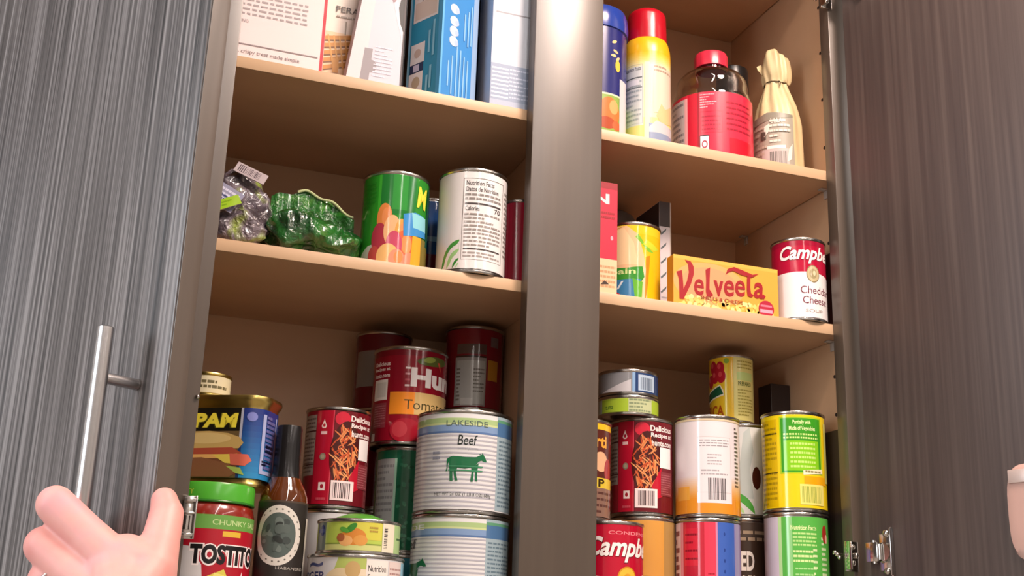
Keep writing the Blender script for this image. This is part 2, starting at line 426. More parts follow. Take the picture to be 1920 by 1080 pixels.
cpart(finish(bm, 'screw', CHROME))
# rounded pale fitting on the inside of the right door
bm = bmesh.new(); LX = 0.183
for sgn in (1,):
    n = 36; loop = []
    for k in range(n):
        t = 2 * pi * k / n; c, s_ = cos(t), sin(t)
        loop.append((LX + 0.021 * (abs(c) ** 0.7) * (1 if c > 0 else -1), 0.046 * (abs(s_) ** 0.55) * (1 if s_ > 0 else -1)))
    rings = []
    for q, d in ((1, -0.0002), (1, -0.005), (0.94, -0.0075), (0.8, -0.0085), (0.5, -0.0088)):
        rings.append([bm.verts.new((LX + (x - LX) * q, d, -0.2305 + z * q)) for x, z in loop])
    for A_, B_ in zip(rings, rings[1:]):
        for k in range(n): bm.faces.new((A_[k], A_[(k + 1) % n], B_[(k + 1) % n], B_[k]))
    bm.faces.new(rings[-1])
lt = finish(bm, 'latch', mat('pale_pink_plastic', '#b8958a', 0.25, Coat_Weight=0.6), dC); lt['label'] = 'pale pinkish rounded plastic latch'
bm = bmesh.new(); add_box(bm, (LX - 0.016, -0.0105, -0.203), (LX + 0.012, -0.0086, -0.190), 0.0008)
finish(bm, 'sticker', mat('foil_sticker', '#d8c4bc', 0.35, 0.5), lt)

# wall cabinet beside, behind the open left door
nb = tag(box('wall_cabinet', (-0.90, 0.125, ZB - 0.03), (XL - 0.06, 0.27, ZT), WOOD_F), 'shallow dark wall cabinet behind the open left door', 'cabinet')

#OBJECTS
# ------------------------------------------------------------ cans, artwork on each
ALL = (-2, 2)
def base(A, col, v0=0.04, v1=0.96): A.rect(-2, v0, 2, v1, col); return A

def a_peach(A):
    base(A, '#2f9a2c'); A.rect(-0.42, 0.04, 0.98, 0.96, '#2b8a2c')
    A.rect(-0.52, 0.45, -0.44, 0.96, '#3fae35'); A.rect(-0.44, 0.55, 0.6, 0.96, '#237a33'); A.rect(-0.1, 0.6, 0.35, 0.96, '#35953f')
    A.poly([(-0.95, 0.04), (-0.62, 0.04), (-0.62, 0.25), (-0.75, 0.24), (-0.9, 0.18)], '#c9d6cf'); A.rect(-0.62, 0.04, -0.56, 0.27, '#e8e6da')
    A.rect(-0.56, 0.04, 0.66, 0.24, '#7a2530')
    for f, v, rf, rv, c in ((-0.3, 0.5, 0.24, 0.16, '#e08a48'), (-0.42, 0.3, 0.26, 0.16, '#b03a4c'), (-0.05, 0.38, 0.26, 0.16, '#eeb987'), (0.22, 0.36, 0.2, 0.15, '#d8a050'), (0.34, 0.24, 0.3, 0.16, '#e06a44'), (-0.55, 0.13, 0.2, 0.1, '#c4504c'), (0.02, 0.24, 0.24, 0.14, '#c8506c'),
                            (-0.15, 0.12, 0.34, 0.13, '#f0c07c'), (0.12, 0.1, 0.24, 0.1, '#f09a7c'), (0.5, 0.1, 0.22, 0.08, '#f08a6c')):
        A.ell(f, v, rf, rv, c); A.ell(f + 0.05, v + 0.02, rf * 0.55, rv * 0.6, '#e8935a' if c in ('#e08a48', '#e06a44', '#d8a050', '#f09a7c') else c)
    A.poly([(0.25, 0.56), (0.6, 0.6), (0.9, 0.58), (0.92, 0.38), (0.6, 0.36), (0.28, 0.34)], '#3e8fd0'); A.poly([(0.5, 0.59), (0.9, 0.58), (0.92, 0.44), (0.55, 0.44)], '#8cd2de')
    A.poly([(0.52, 0.04), (0.8, 0.04), (0.82, 0.36), (0.55, 0.36)], '#e8a832'); A.rect(0.8, 0.04, 1.1, 0.36, '#7d7236')
    A.text('M', 0.62, 0.66, 0.9, 0.88, '#f2e24a', 0.03, 0.15); A.rect(0.93, 0.3, 1.2, 0.9, '#1f5a4a')
    A.para(-0.9, 0.62, -0.55, 0.9, '#2a8f2a', 6, 0.4, 3)
def a_whitefacts(A, seed=1):
    base(A, '#e9e6e6')
    for k, c in enumerate(('#4c9a46', '#e9e6e6', '#9fd08a', '#e9e6e6', '#3f8a3c', '#a9d89a')):
        q = 1 - k * 0.16; A.ell(-0.3, 0.04, 0.62 * q, 0.27 * q, c, a0=90, a1=180)
    A.rect(-0.33, 0.04, 1, 0.36, '#ece8e8')
    A.frame(-0.28, 0.12, 0.86, 0.9, '#6a625e', 0.0005)
    A.text('Nutrition Facts', -0.2, 0.83, 0.6, 0.875, '#4a4444', 0.01); A.text('Datos de Nutricion', -0.2, 0.77, 0.72, 0.815, '#4a4444', 0.01)
    A.para(-0.22, 0.68, 0.8, 0.76, '#8a8480', 2, 0.5, 4); A.rect(-0.22, 0.645, 0.8, 0.66, '#4a4444')
    A.text('Calories', -0.2, 0.585, 0.2, 0.63, '#4a4444', 0.01); A.text('70', 0.62, 0.585, 0.78, 0.63, '#4a4444', 0.01)
    A.para(-0.22, 0.24, 0.8, 0.57, '#9a928e', 9, 0.45, 5); A.rect(-0.22, 0.215, 0.8, 0.228, '#4a4444'); A.para(-0.22, 0.14, 0.8, 0.2, '#a29a96', 2, 0.5, 6)
    A.para(0.9, 0.2, 1.05, 0.85, '#9a928e', 14, 0.4, 7)
def a_darkred(A): base(A, '#9c2237'); A.rect(-1.0, 0.04, -0.72, 0.96, '#e4d6d6'); A.rect(-0.70, 0.04, -0.6, 0.96, '#b23a4c')  # pale strip at the left edge is a highlight painted into the label
def a_blue(A): base(A, '#2a5aa0'); A.rect(-2, 0.04, 2, 0.42, '#7d2434'); A.rect(-2, 0.55, 2, 0.6, '#7fb6e0')
def a_corn(A):
    base(A, '#f0c21a'); A.rect(-2, 0.86, 2, 0.96, '#f2cc2c')
    A.poly([(-1, 0.95), (-0.2, 0.95), (0.2, 0.85), (0.4, 0.62), (0.5, 0.35), (0.52, 0.04), (-1, 0.04)], '#f0c79a'); A.poly([(-0.6, 0.9), (-0.3, 0.93), (0.05, 0.75), (0.2, 0.5), (-0.7, 0.5)], '#f5d7a8')
    A.poly([(-1.0, 0.83), (-0.6, 0.93), (-0.25, 0.95), (-0.7, 0.9), (-1.0, 0.78)], '#c9962a')
    A.poly([(0.1, 0.82), (0.55, 0.66), (0.75, 0.66), (0.45, 0.74), (0.2, 0.86)], '#7fbf3a'); A.poly([(0.35, 0.74), (0.75, 0.68), (0.9, 0.72), (0.5, 0.8)], '#c7d63a')
    A.poly([(0.48, 0.6), (0.62, 0.62), (0.55, 0.3), (0.46, 0.1), (0.5, 0.04), (0.42, 0.04)], '#c88a1c')
    A.poly([(-1.0, 0.48), (-0.2, 0.46), (0.35, 0.48), (0.42, 0.36), (0.3, 0.3), (-1.0, 0.3)], '#3f9a3a')
    A.poly([(-1.0, 0.33), (0.3, 0.33), (0.3, 0.14), (0.1, 0.1), (-1.0, 0.1)], '#3f86b8'); A.poly([(0.0, 0.34), (0.36, 0.3), (0.32, 0.08), (0.1, 0.08)], '#68b83c')
    A.text('pain', -0.72, 0.37, 0.12, 0.45, '#cfe8a0', 0.02); A.text('///', -0.9, 0.22, -0.3, 0.31, '#d8ecf4', 0.01)
    A.ell(-0.85, 0.06, 0.75, 0.16, '#c8323c', a0=0, a1=180); A.ell(-0.85, 0.06, 0.5, 0.1, '#f0a090', a0=0, a1=180); A.ell(-0.85, 0.06, 0.36, 0.07, '#c8323c', a0=0, a1=180)
def script_name(A, f0, v0, f1, v1, col='#f4ecea', full=True):
    dy = (v1 - v0)
    A.text('Campbell’s', f0, v0 - 0.04 * dy, f1, v1, '#6d0f20', 0.05, 0.32)
    A.text('Campbell’s', f0, v0, f1, v1, col, 0.028, 0.32)
def a_camp_white(A):
    base(A, '#ece6e6'); A.rect(-2, 0.52, 2, 0.96, '#b01538'); A.ell(0.05, 0.50, 1.7, 0.08, '#ece6e6', a0=0, a1=180)
    A.rect(-2, 0.9, 2, 0.96, '#9c1433')
    script_name(A, -0.66, 0.68, 1.3, 0.9)
    A.ell(0.52, 0.56, 0.27, 0.105, '#8a7c5a'); A.ell(0.52, 0.56, 0.24, 0.093, '#c4b48c'); A.ell(0.52, 0.56, 0.15, 0.06, '#a2946e'); A.ell(0.56, 0.57, 0.06, 0.03, '#d8cca8')
    A.text('Cheddar', 0.05, 0.32, 0.98, 0.41, '#7a3a4a', 0.0); A.text('Cheese', 0.12, 0.2, 0.92, 0.29, '#7a3a4a', 0.0); A.text('SOUP', 0.2, 0.1, 0.8, 0.135, '#a89a90')
def a_camp_red(A):
    base(A, '#f0dcd2'); A.rect(-2, 0.47, 2, 0.96, '#b80f2f'); A.ell(0.3, 0.47, 0.95, 0.045, '#b80f2f', a0=180, a1=360)
    A.text('CONDENSED', -0.05, 0.86, 1.1, 0.895, '#e88a94', 0.01)
    script_name(A, -0.66, 0.58, 1.42, 0.84)
    A.ell(0.52, 0.42, 0.32, 0.12, '#c88c1c'); A.ell(0.52, 0.42, 0.28, 0.105, '#f0b83c'); A.ell(0.52, 0.42, 0.13, 0.05, '#d89a28')
    A.text('Soup', 0.1, 0.2, 0.8, 0.3, '#8a1424')
def a_tan(A):
    base(A, '#eee4de'); A.rect(-2, 0.42, 2, 0.96, '#d89c48'); A.rect(-2, 0.42, 2, 0.44, '#8a5a24'); A.rect(0.62, 0.44, 2, 0.96, '#b08c50')  # last rect: shade of the can's rounding painted darker on the right
def a_huntback(A, tint=0):
    """red can back: facts panel, recycling strip, pictured pasta, barcode, blank code panel"""
    base(A, '#8c1527')
    A.rect(-1.6, 0.32, -0.66, 0.92, '#9a8d86'); A.para(-0.98, 0.34, -0.68, 0.9, '#6a5a56', 14, 0.45, 9); A.rect(-1.0, 0.75, -0.66, 0.765, '#4a2a2c'); A.rect(-1.0, 0.42, -0.66, 0.43, '#4a2a2c')
    A.rect(-0.64, 0.04, -0.14, 0.96, '#b01730'); A.rect(-0.16, 0.04, -0.12, 0.96, '#d8485c')
    A.poly([(-0.42, 0.87), (-0.34, 0.80), (-0.38, 0.78), (-0.46, 0.78), (-0.5, 0.80)], '#f0d8d8'); A.ell(-0.42, 0.81, 0.04, 0.018, '#b01730'); A.rect(-0.5, 0.72, -0.32, 0.75, '#e8c0c4')
    A.ell(-0.40, 0.5, 0.10, 0.035, '#8a8070'); A.ell(-0.40, 0.5, 0.06, 0.022, '#a89c84')
    A.rect(-0.46, 0.17, -0.26, 0.25, '#f0dcdc'); A.ell(-0.36, 0.21, 0.05, 0.022, '#a02434'); A.para(-0.5, 0.07, -0.22, 0.11, '#c85060', 1, 0.6, 2)
    A.rect(-0.12, 0.04, 2, 0.96, '#6e1722'); A.ell(0.14, 0.88, 0.24, 0.07, '#d02840')
    A.ell(0.3, 0.52, 0.5, 0.34, '#4a1c1a')
    R = random.Random(5); A.nxt()
    for k in range(90):
        a = R.uniform(0, 2 * pi); q = sqrt(R.random()); f = 0.24 + 0.36 * q * cos(a); v = 0.52 + 0.27 * q * sin(a)
        if k % 12 == 0: A.nxt()
        A.ell(f, v, 0.022, 0.055, R.choice(('#e8844c', '#d86a3c', '#f0a468', '#c4502c', '#e09058')), rot=R.choice((0, 0.5, -0.6, 0.9, -1.0, 0.2)), n=8, keep=True)
    for i, t in enumerate(('Delicious', 'Recipes at', 'hunts.com')):
        A.text(t, 0.38 + 0.02 * i, 0.86 - 0.075 * i, 0.95, 0.92 - 0.075 * i, '#f4e6e4', 0.03, slope=-0.0)
    A.poly([(0.42, 0.3), (0.7, 0.5), (0.72, 0.2), (0.5, 0.16)], '#c01c34')
    A.rect(0.66, 0.49, 0.94, 0.70, '#f2ecec'); A.rect(0.68, 0.21, 0.96, 0.45, '#84363e'); A.para(0.69, 0.22, 0.94, 0.43, '#a86068', 9, 0.4, 3)
    A.rect(-0.09, 0.08, 0.58, 0.27, '#f6e4e4'); A.bars(-0.02, 0.1, 0.5, 0.25, '#4a3a3c')
def a_huntfront(A):
    base(A, '#8f1226'); A.rect(-2, 0.9, 2, 0.96, '#7a1222')
    for i in range(3): A.text(('Delicious', 'Recipes at', 'hunts.com')[i], -0.92, 0.80 - 0.06 * i, -0.54, 0.845 - 0.06 * i, '#f0dede', 0.03)
    A.rect(-0.91, 0.45, -0.58, 0.66, '#efe9e6'); A.rect(-0.86, 0.48, -0.62, 0.63, '#d8d4d0'); A.rect(-0.9, 0.17, -0.58, 0.42, '#8e3c46'); A.para(-0.88, 0.18, -0.6, 0.4, '#b06a72', 9, 0.4, 3)
    A.rect(-0.92, 0.0405, -0.84, 0.12, '#efe9e6')
    A.rect(-0.5, 0.3, 2, 0.525, '#f0922c'); A.rect(0.15, 0.3, 1.2, 0.525, '#d4b478'); A.text('Tomato Sauce', -0.12, 0.35, 1.35, 0.45, '#4c4426', 0.0)
    A.text("Hunt’s", 0.02, 0.58, 1.42, 0.78, '#f6eeee', 0.05)
    for k, c in ((0, '#e8c8cc'), (1, '#c04a5c'), (2, '#d88a94'), (3, '#f0dcdc')): A.rect(-0.13, 0.58 + k * 0.06, 0.0, 0.60 + k * 0.06, c)
    A.ell(0.62, 0.86, 0.5, 0.05, '#56602e', 0.1); A.ell(0.5, 0.87, 0.18, 0.03, '#8c9a4a', 0.2); A.poly([(0.7, 0.86), (0.8, 0.76), (0.76, 0.86)], '#c8503c')
    A.ell(-0.05, 0.14, 0.42, 0.12, '#a81c30'); A.ell(-0.2, 0.15, 0.2, 0.08, '#bc3c48')
def a_huntfacts(A):
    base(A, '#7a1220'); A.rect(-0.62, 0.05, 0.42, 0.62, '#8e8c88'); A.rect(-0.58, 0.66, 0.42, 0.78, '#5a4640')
    A.rect(-0.6, 0.62, 0.42, 0.64, '#3a2420'); A.rect(-0.56, 0.07, 0.38, 0.58, '#a8a8a4'); A.para(0.0, 0.2, 0.36, 0.5, '#6a6660', 7, 0.4, 6); A.rect(-0.4, 0.06, 0.0, 0.14, '#bcbcb8'); A.para(-0.56, 0.1, -0.44, 0.5, '#6a6058', 9, 0.5, 7)
    A.rect(0.48, 0.36, 0.8, 0.6, '#b07820'); A.rect(0.55, 0.76, 0.8, 0.88, '#6a5a5c')
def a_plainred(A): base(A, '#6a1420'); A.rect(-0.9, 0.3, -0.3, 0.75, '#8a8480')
def a_green(A):
    base(A, '#1f6b4c'); A.rect(-0.93, 0.05, -0.35, 0.88, '#a9aeae'); A.rect(-0.40, 0.05, -0.33, 0.88, '#9fd0b8'); A.para(-0.9, 0.08, -0.42, 0.84, '#878b8c', 13, 0.45, 2)
    R = random.Random(4); A.nxt()
    for k in range(60):
        if k % 15 == 0: A.nxt()
        A.ell(R.uniform(-0.28, 0.95), R.uniform(0.08, 0.92), 0.05, 0.022, R.choice(('#2f8560', '#3c946c', '#175a3e', '#459a76')), rot=R.uniform(0, 3), n=8, keep=True)
def a_teal(A): base(A, '#2a7f96'); A.rect(-2, 0.3, 2, 0.5, '#4aa0b4')
def a_plainwhite(A): base(A, '#d4d4d6'); A.rect(0.0, 0.04, 0.5, 0.5, '#c4c6cc')
def cow(A, f, v, s, col='#1f6a44'):
    """side view of a standing cow, head at right"""
    a = s * 0.3
    X = lambda x: f + x * s
    Y = lambda y: v + y * s * 0.42
    body = [(-0.95, 0.62), (-0.75, 0.72), (0.0, 0.66), (0.55, 0.68), (0.8, 0.74), (0.86, 0.5), (0.66, 0.2), (0.45, 0.0), (0.0, -0.12), (-0.5, -0.05), (-0.92, 0.1), (-1.0, 0.4)]
    A.poly([(X(x), Y(y)) for x, y in body], col)
    A.poly([(X(x), Y(y)) for x, y in [(0.7, 0.74), (0.95, 0.88), (1.0, 1.02), (1.06, 0.9), (1.2, 0.62), (1.27, 0.42), (1.12, 0.4), (0.95, 0.5), (0.8, 0.4)]], col)
    A.poly([(X(x), Y(y)) for x, y in [(0.9, 0.86), (0.78, 0.92), (0.9, 0.94)]], col)
    for l in ([(-0.95, 0.15), (-0.6, 0.05), (-0.72, -0.4), (-0.68, -0.95), (-0.86, -0.95), (-0.88, -0.4)], [(-0.7, 0.05), (-0.42, 0.0), (-0.52, -0.35), (-0.4, -0.93), (-0.56, -0.93), (-0.66, -0.35)],
              [(0.35, 0.05), (0.66, 0.15), (0.52, -0.35), (0.5, -0.95), (0.34, -0.95), (0.4, -0.35)], [(0.55, 0.1), (0.8, 0.3), (0.72, -0.3), (0.76, -0.9), (0.62, -0.9), (0.6, -0.3)]):
        A.poly([(X(x), Y(y)) for x, y in l], col)
    A.poly([(X(x), Y(y)) for x, y in [(-0.98, 0.6), (-1.08, 0.5), (-1.06, -0.1), (-1.12, -0.3), (-1.02, -0.3), (-1.0, 0.2), (-0.94, 0.5)]], col)
def a_lake(A, sh=0.0):
    base(A, '#dfe0e2')
    A.rect(-2, 0.955, 2, 0.96, '#c0c4c4'); A.rect(-2, 0.865, 2, 0.915, '#a9c489'); A.rect(-2, 0.845, 2, 0.865, '#c9d69c'); A.rect(-2, 0.785, 2, 0.845, '#7f9cc4'); A.rect(-2, 0.765, 2, 0.785, '#5a78a8')
    A.nxt()
    for k in range(17): A.rect(-2, 0.735 - k * 0.042, 2, 0.751 - k * 0.042, '#b2b2bd', keep=True)
    A.rect(0.66 - sh * 0.15, 0.05, 2.0, 0.96, '#9fb4be')
    A.rect(0.66 - sh * 0.15, 0.765, 2, 0.9, '#4e74a0'); A.rect(0.66 - sh * 0.15, 0.9, 2, 0.93, '#5f9a78'); A.para(0.7 - sh * 0.15, 0.08, 0.97, 0.74, '#6b8290', 16, 0.45, 8)
    if sh == 0:
        A.text('LAKESIDE', -0.38, 0.835, 0.46, 0.89, '#5d6f68', 0.005); A.text('Beef', -0.14, 0.65, 0.26, 0.75, '#27302e', 0.005, 0.15)
        cow(A, 0.03, 0.44, 0.34); A.text('WITH JUICES', -0.12, 0.6, 0.28, 0.625, '#9aa0a8'); A.para(-0.62, 0.5, -0.48, 0.6, '#8a90a0', 2, 0.5, 1)
        A.text('NET WT 24 OZ (1 LB 8 OZ) 680g', -0.55, 0.155, 0.56, 0.195, '#3c4444', 0.0)
        for v in (0.44, 0.40): A.rect(-0.3, v, 0.38, v + 0.012, '#3c8a62')
    else:
        A.text('LAKESIDE', -1.7, 0.835, -0.72, 0.89, '#e6ecec', 0.01); cow(A, -1.07, 0.40, 0.34); A.text('Beef', -1.3, 0.65, -0.86, 0.75, '#27302e', 0.0)
def a_tuna_green(A):
    base(A, '#b7cf5a', 0.08, 0.92); A.rect(-0.97, 0.08, -0.78, 0.92, '#7d8a86'); A.ell(-0.86, 0.66, 0.1, 0.16, '#2c3c7c'); A.rect(-0.95, 0.6, -0.8, 0.7, '#5a68a0')
    A.rect(-0.78, 0.08, 0.55, 0.26, '#d2d88a'); A.rect(-0.1, 0.4, 0.55, 0.92, '#d4cf52'); A.rect(-0.78, 0.26, 0.55, 0.3, '#8aa04a')
    A.ell(-0.12, 0.48, 0.3, 0.24, '#d88c3c'); A.ell(-0.3, 0.36, 0.17, 0.15, '#e8b070'); A.ell(0.05, 0.38, 0.17, 0.15, '#e0a050'); A.ell(-0.42, 0.45, 0.1, 0.12, '#a8623c'); A.ell(-0.18, 0.72, 0.16, 0.09, '#3f8a34', 0.7); A.ell(-0.34, 0.66, 0.12, 0.07, '#5aa040', -0.4)
    A.para(0.25, 0.6, 0.45, 0.8, '#b89a4a', 2, 0.5, 1)
    A.rect(0.56, 0.08, 0.84, 0.9, '#ece2cc'); A.bars(0.6, 0.2, 0.68, 0.8, '#2c2a30', 4, True); A.rect(0.84, 0.08, 2, 0.92, '#a8c888'); A.rect(0.9, 0.48, 1.2, 0.54, '#3c6a34')
def a_tuna_big(A):
    base(A, '#d7d7da'); A.poly([(-0.62, 0.04), (-0.35, 0.95), (0.2, 0.95), (0.36, 0.6), (0.3, 0.04)], '#b4c46a'); A.ell(-0.3, 0.35, 0.4, 0.38, '#e0cca4'); A.ell(0.15, 0.4, 0.32, 0.32, '#e8d8bc'); A.ell(-0.05, 0.7, 0.16, 0.16, '#c8a870')
    A.text('KROGER', -1.12, 0.5, -0.6, 0.66, '#27346c', 0.02); A.text('~', -0.93, 0.74, -0.66, 0.84, '#4a5688', 0.03); A.rect(-1.1, 0.3, -0.62, 0.42, '#6a8cc4')
    A.rect(0.22, 0.04, 0.66, 0.9, '#ede6e0'); A.text('Nutrition', 0.26, 0.68, 0.62, 0.8, '#3a3434', 0.01); A.text('Facts', 0.26, 0.5, 0.48, 0.63, '#3a3434', 0.01); A.para(0.26, 0.1, 0.62, 0.46, '#8a827e', 5, 0.5, 2)
    A.rect(0.68, 0.04, 1.5, 0.9, '#e0d0cc'); A.para(0.7, 0.1, 0.95, 0.8, '#b08c88', 8, 0.4, 3); A.rect(0.93, 0.04, 1.6, 0.9, '#8cc0d8')
def a_tunaR1(A):
    base(A, '#8a8c92', 0.06, 0.94); A.poly([(-0.9, 0.1), (0.1, 0.12), (0.1, 0.6), (-0.5, 0.3)], '#c8c6cc'); A.rect(0.14, 0.06, 0.24, 0.94, '#8ab0d8'); A.rect(0.24, 0.06, 2, 0.94, '#2a4474')
    A.rect(0.34, 0.18, 0.86, 0.8, '#b8cce0'); A.bars(0.42, 0.22, 0.78, 0.7, '#1e2c4c', 4)
def a_tunaR2(A):
    base(A, '#a6c43a', 0.06, 0.94); A.text('tuna', -0.75, 0.3, -0.5, 0.5, '#3a6a2c', 0.01); A.rect(-1, 0.8, 0.9, 0.9, '#c4d866'); A.rect(0.0, 0.1, 0.75, 0.9, '#c4cca0'); A.para(0.02, 0.15, 0.72, 0.85, '#8a9a78', 4, 0.5, 1); A.rect(-1.2, 0.06, -0.86, 0.94, '#a8b8b0')
def a_corni(A):
    base(A, '#5a2a22'); A.rect(-2, 0.9, 2, 0.96, '#e8c02a'); A.text('arti', 0.3, 0.72, 0.86, 0.84, '#f0a83c', 0.03); A.ell(0.7, 0.58, 0.3, 0.1, '#e8b48c'); A.ell(0.9, 0.5, 0.2, 0.12, '#a83434')
    A.rect(-2, 0.32, 2, 0.42, '#e0c43c'); A.rect(-2, 0.04, 2, 0.32, '#8a6a5c'); A.para(0.2, 0.06, 1.0, 0.3, '#5a3a34', 4, 0.4, 3); A.text('P', 0.62, 0.33, 0.8, 0.41, '#3a2a12', 0.03)
def a_soupw(A):
    base(A, '#e6dcdf'); A.grad(-2, 0.17, 2, 0.40, '#e2922c', '#e6dcdf', 14); A.rect(-2, 0.04, 2, 0.17, '#e2922c'); A.rect(-0.9, 0.17, -0.55, 0.3, '#e8aa48')
    A.rect(-0.32, 0.14, 0.72, 0.78, '#e9e0e3'); A.frame(-0.3, 0.24, 0.7, 0.78, '#b0a4a4', 0.0003); A.para(-0.24, 0.68, 0.64, 0.76, '#a0989c', 3, 0.4, 1); A.para(0.0, 0.5, 0.42, 0.62, '#b4acb0', 4, 0.4, 2); A.para(-0.2, 0.4, 0.6, 0.47, '#b4acb0', 2, 0.4, 3)
    A.bars(0.02, 0.17, 0.56, 0.38, '#3a3438', 6)
    A.para(0.82, 0.3, 0.92, 0.9, '#5a4c4c', 16, 0.5, 4); A.rect(-2, 0.94, 2, 0.96, '#d8c4a4')
def a_yelsmall(A):
    base(A, '#ecdf8a'); A.rect(-2, 0.04, -0.32, 0.96, '#eec32a'); A.rect(-0.36, 0.04, 0.1, 0.96, '#f0cf34'); A.rect(-0.14, 0.04, 0.1, 0.96, '#eec02a')
    for f, v in ((-0.8, 0.82), (-0.5, 0.8), (-0.72, 0.68), (-0.45, 0.68), (-0.9, 0.62)): A.ell(f, v, 0.22, 0.1, '#b82030'); A.ell(f - 0.04, v + 0.03, 0.09, 0.04, '#d84a50')
    A.ell(-0.2, 0.9, 0.12, 0.04, '#8fb43c', 0.5)
    A.poly([(-1.0, 0.44), (-0.5, 0.56), (-0.36, 0.48), (-0.32, 0.4), (-1.0, 0.3)], '#f0ead0'); A.poly([(-1.0, 0.42), (-0.5, 0.54), (-0.36, 0.42), (-1.0, 0.32)], '#1f5a3c')
    A.text('RICA', -0.98, 0.1, -0.34, 0.26, '#b8541c', 0.03)
    A.text('PREPARED', 0.3, 0.54, 0.85, 0.6, '#5a6a2c', 0.01); A.rect(0.25, 0.62, 0.9, 0.74, '#cfe08a'); A.para(0.28, 0.1, 0.9, 0.5, '#b8a850', 9, 0.4, 5); A.para(0.28, 0.78, 0.9, 0.92, '#b8a850', 3, 0.4, 6)
def a_yelbig(A):
    base(A, '#e8c80c'); A.rect(-2, 0.04, 2, 0.96, '#ecd01a'); A.rect(-0.98, 0.05, -0.5, 0.92, '#dcb808'); A.para(-0.96, 0.06, -0.52, 0.9, '#a88c10', 17, 0.5, 3); A.rect(-0.96, 0.77, -0.5, 0.78, '#3c3410'); A.rect(-0.96, 0.38, -0.5, 0.39, '#3c3410')
    A.rect(-0.42, 0.37, 0.86, 0.94, '#a8cc24'); A.rect(-0.38, 0.385, 0.82, 0.925, '#3c9a24'); A.rect(-0.3, 0.40, 0.76, 0.70, '#84cc1c')
    A.text('Partially with', 0.0, 0.855, 0.55, 0.905, '#dff0b0', 0.02); A.text('Made of Vegetables', -0.12, 0.79, 0.68, 0.845, '#dff0b0', 0.02); A.para(-0.3, 0.71, 0.74, 0.78, '#c8e88a', 2, 0.5, 4, (0.03, 0.08)); A.para(-0.1, 0.42, 0.66, 0.69, '#c4e878', 6, 0.5, 5, (0.04, 0.12))
    A.poly([(0.28, 0.36), (0.85, 0.385), (0.85, 0.43), (0.28, 0.405)], '#f0e8c4'); A.para(0.34, 0.38, 0.8, 0.41, '#8a8450', 1, 0.6, 6)
    A.rect(0.3, 0.27, 0.95, 0.35, '#e8a814'); A.rect(0.16, 0.07, 0.86, 0.27, '#ece07a'); A.bars(0.22, 0.09, 0.8, 0.25, '#8aa03c', 8)
    A.rect(0.93, 0.3, 1.1, 0.9, '#d8d47c')
def a_redblue(A):
    base(A, '#c4263c'); A.rect(-2, 0.04, -0.82, 0.96, '#e6c8cc'); A.para(-0.97, 0.1, -0.86, 0.9, '#7a2030', 10, 0.6, 4)
    A.rect(-0.82, 0.04, -0.74, 0.96, '#e08c9a'); A.rect(-0.7, 0.05, -0.3, 0.9, '#d22c40'); A.para(-0.68, 0.5, -0.3, 0.88, '#8e1c2c', 5, 0.25, 5); A.rect(-0.7, 0.05, -0.3, 0.55, '#b8283c')
    A.rect(-0.1, 0.04, 0.24, 0.96, '#ea3f58'); A.para(0.0, 0.35, 0.2, 0.5, '#a01c30', 3, 0.3, 5)
    A.rect(0.24, 0.04, 0.3, 0.96, '#c886a8'); A.rect(0.30, 0.04, 0.8, 0.96, '#3f63b8'); A.nxt()
    for v in (0.85, 0.7, 0.6, 0.5, 0.35, 0.2): A.ell(0.5, v, 0.03, 0.018, '#24408c', keep=True)
    A.rect(0.8, 0.04, 1.2, 0.96, '#9a8cb8')
def a_greenbot(A):
    base(A, '#cfc6d6'); A.rect(-0.5, 0.04, 2, 0.96, '#58b24a'); A.rect(-0.54, 0.04, -0.44, 0.96, '#b4dc9c'); A.rect(-0.28, 0.04, -0.12, 0.96, '#8ccc84')
    A.text('Nutrition Facts', -0.16, 0.845, 0.62, 0.885, '#e4f2b4', 0.015); A.para(-0.1, 0.7, 0.62, 0.83, '#b8e08c', 4, 0.5, 3); A.para(-0.1, 0.56, 0.5, 0.68, '#cfe8a0', 3, 0.5, 8); A.para(-0.05, 0.08, 0.6, 0.54, '#a4d88c', 9, 0.3, 4); A.para(0.5, 0.1, 0.62, 0.7, '#dff0b8', 12, 0.4, 5)
    A.para(0.76, 0.1, 0.9, 0.8, '#d4e8b8', 16, 0.5, 6); A.ell(0.86, 0.82, 0.12, 0.08, '#a02c24'); A.ell(0.9, 0.78, 0.06, 0.04, '#e8b0a0')
def a_ed(A):
    base(A, '#3f3026'); A.rect(-2, 0.82, 2, 0.96, '#4c4038'); A.para(-0.5, 0.78, 1.2, 0.9, '#a8947c', 2, 0.5, 3)
    A.text('DICED', -0.62, 0.52, 0.36, 0.70, '#f2ece4', 0.035); A.text('TOMATOES', -0.9, 0.37, 0.4, 0.48, '#f2ece4', 0.03)
    A.ell(0.0, 0.2, 0.8, 0.14, '#8a5a44'); A.para(-0.6, 0.26, 0.5, 0.34, '#b8946c', 2, 0.4, 5)
def a_lightarc(A):
    base(A, '#dcdedd'); A.poly([(-0.2, 0.2), (0.1, 0.9), (0.3, 0.96), (0.42, 0.7), (0.28, 0.5), (0.4, 0.2)], '#c2cccb')
    for k, c in enumerate(('#4fa843', '#dcdedd')): A.ell(-0.45, 0.04, 0.9 - k * 0.22, 0.24 - k * 0.08, c, a0=0, a1=90)
    A.ell(-0.45, 0.04, 0.55, 0.12, '#b4e09c', a0=0, a1=90); A.ell(0.5, 0.42, 0.16, 0.12, '#4a1c18')

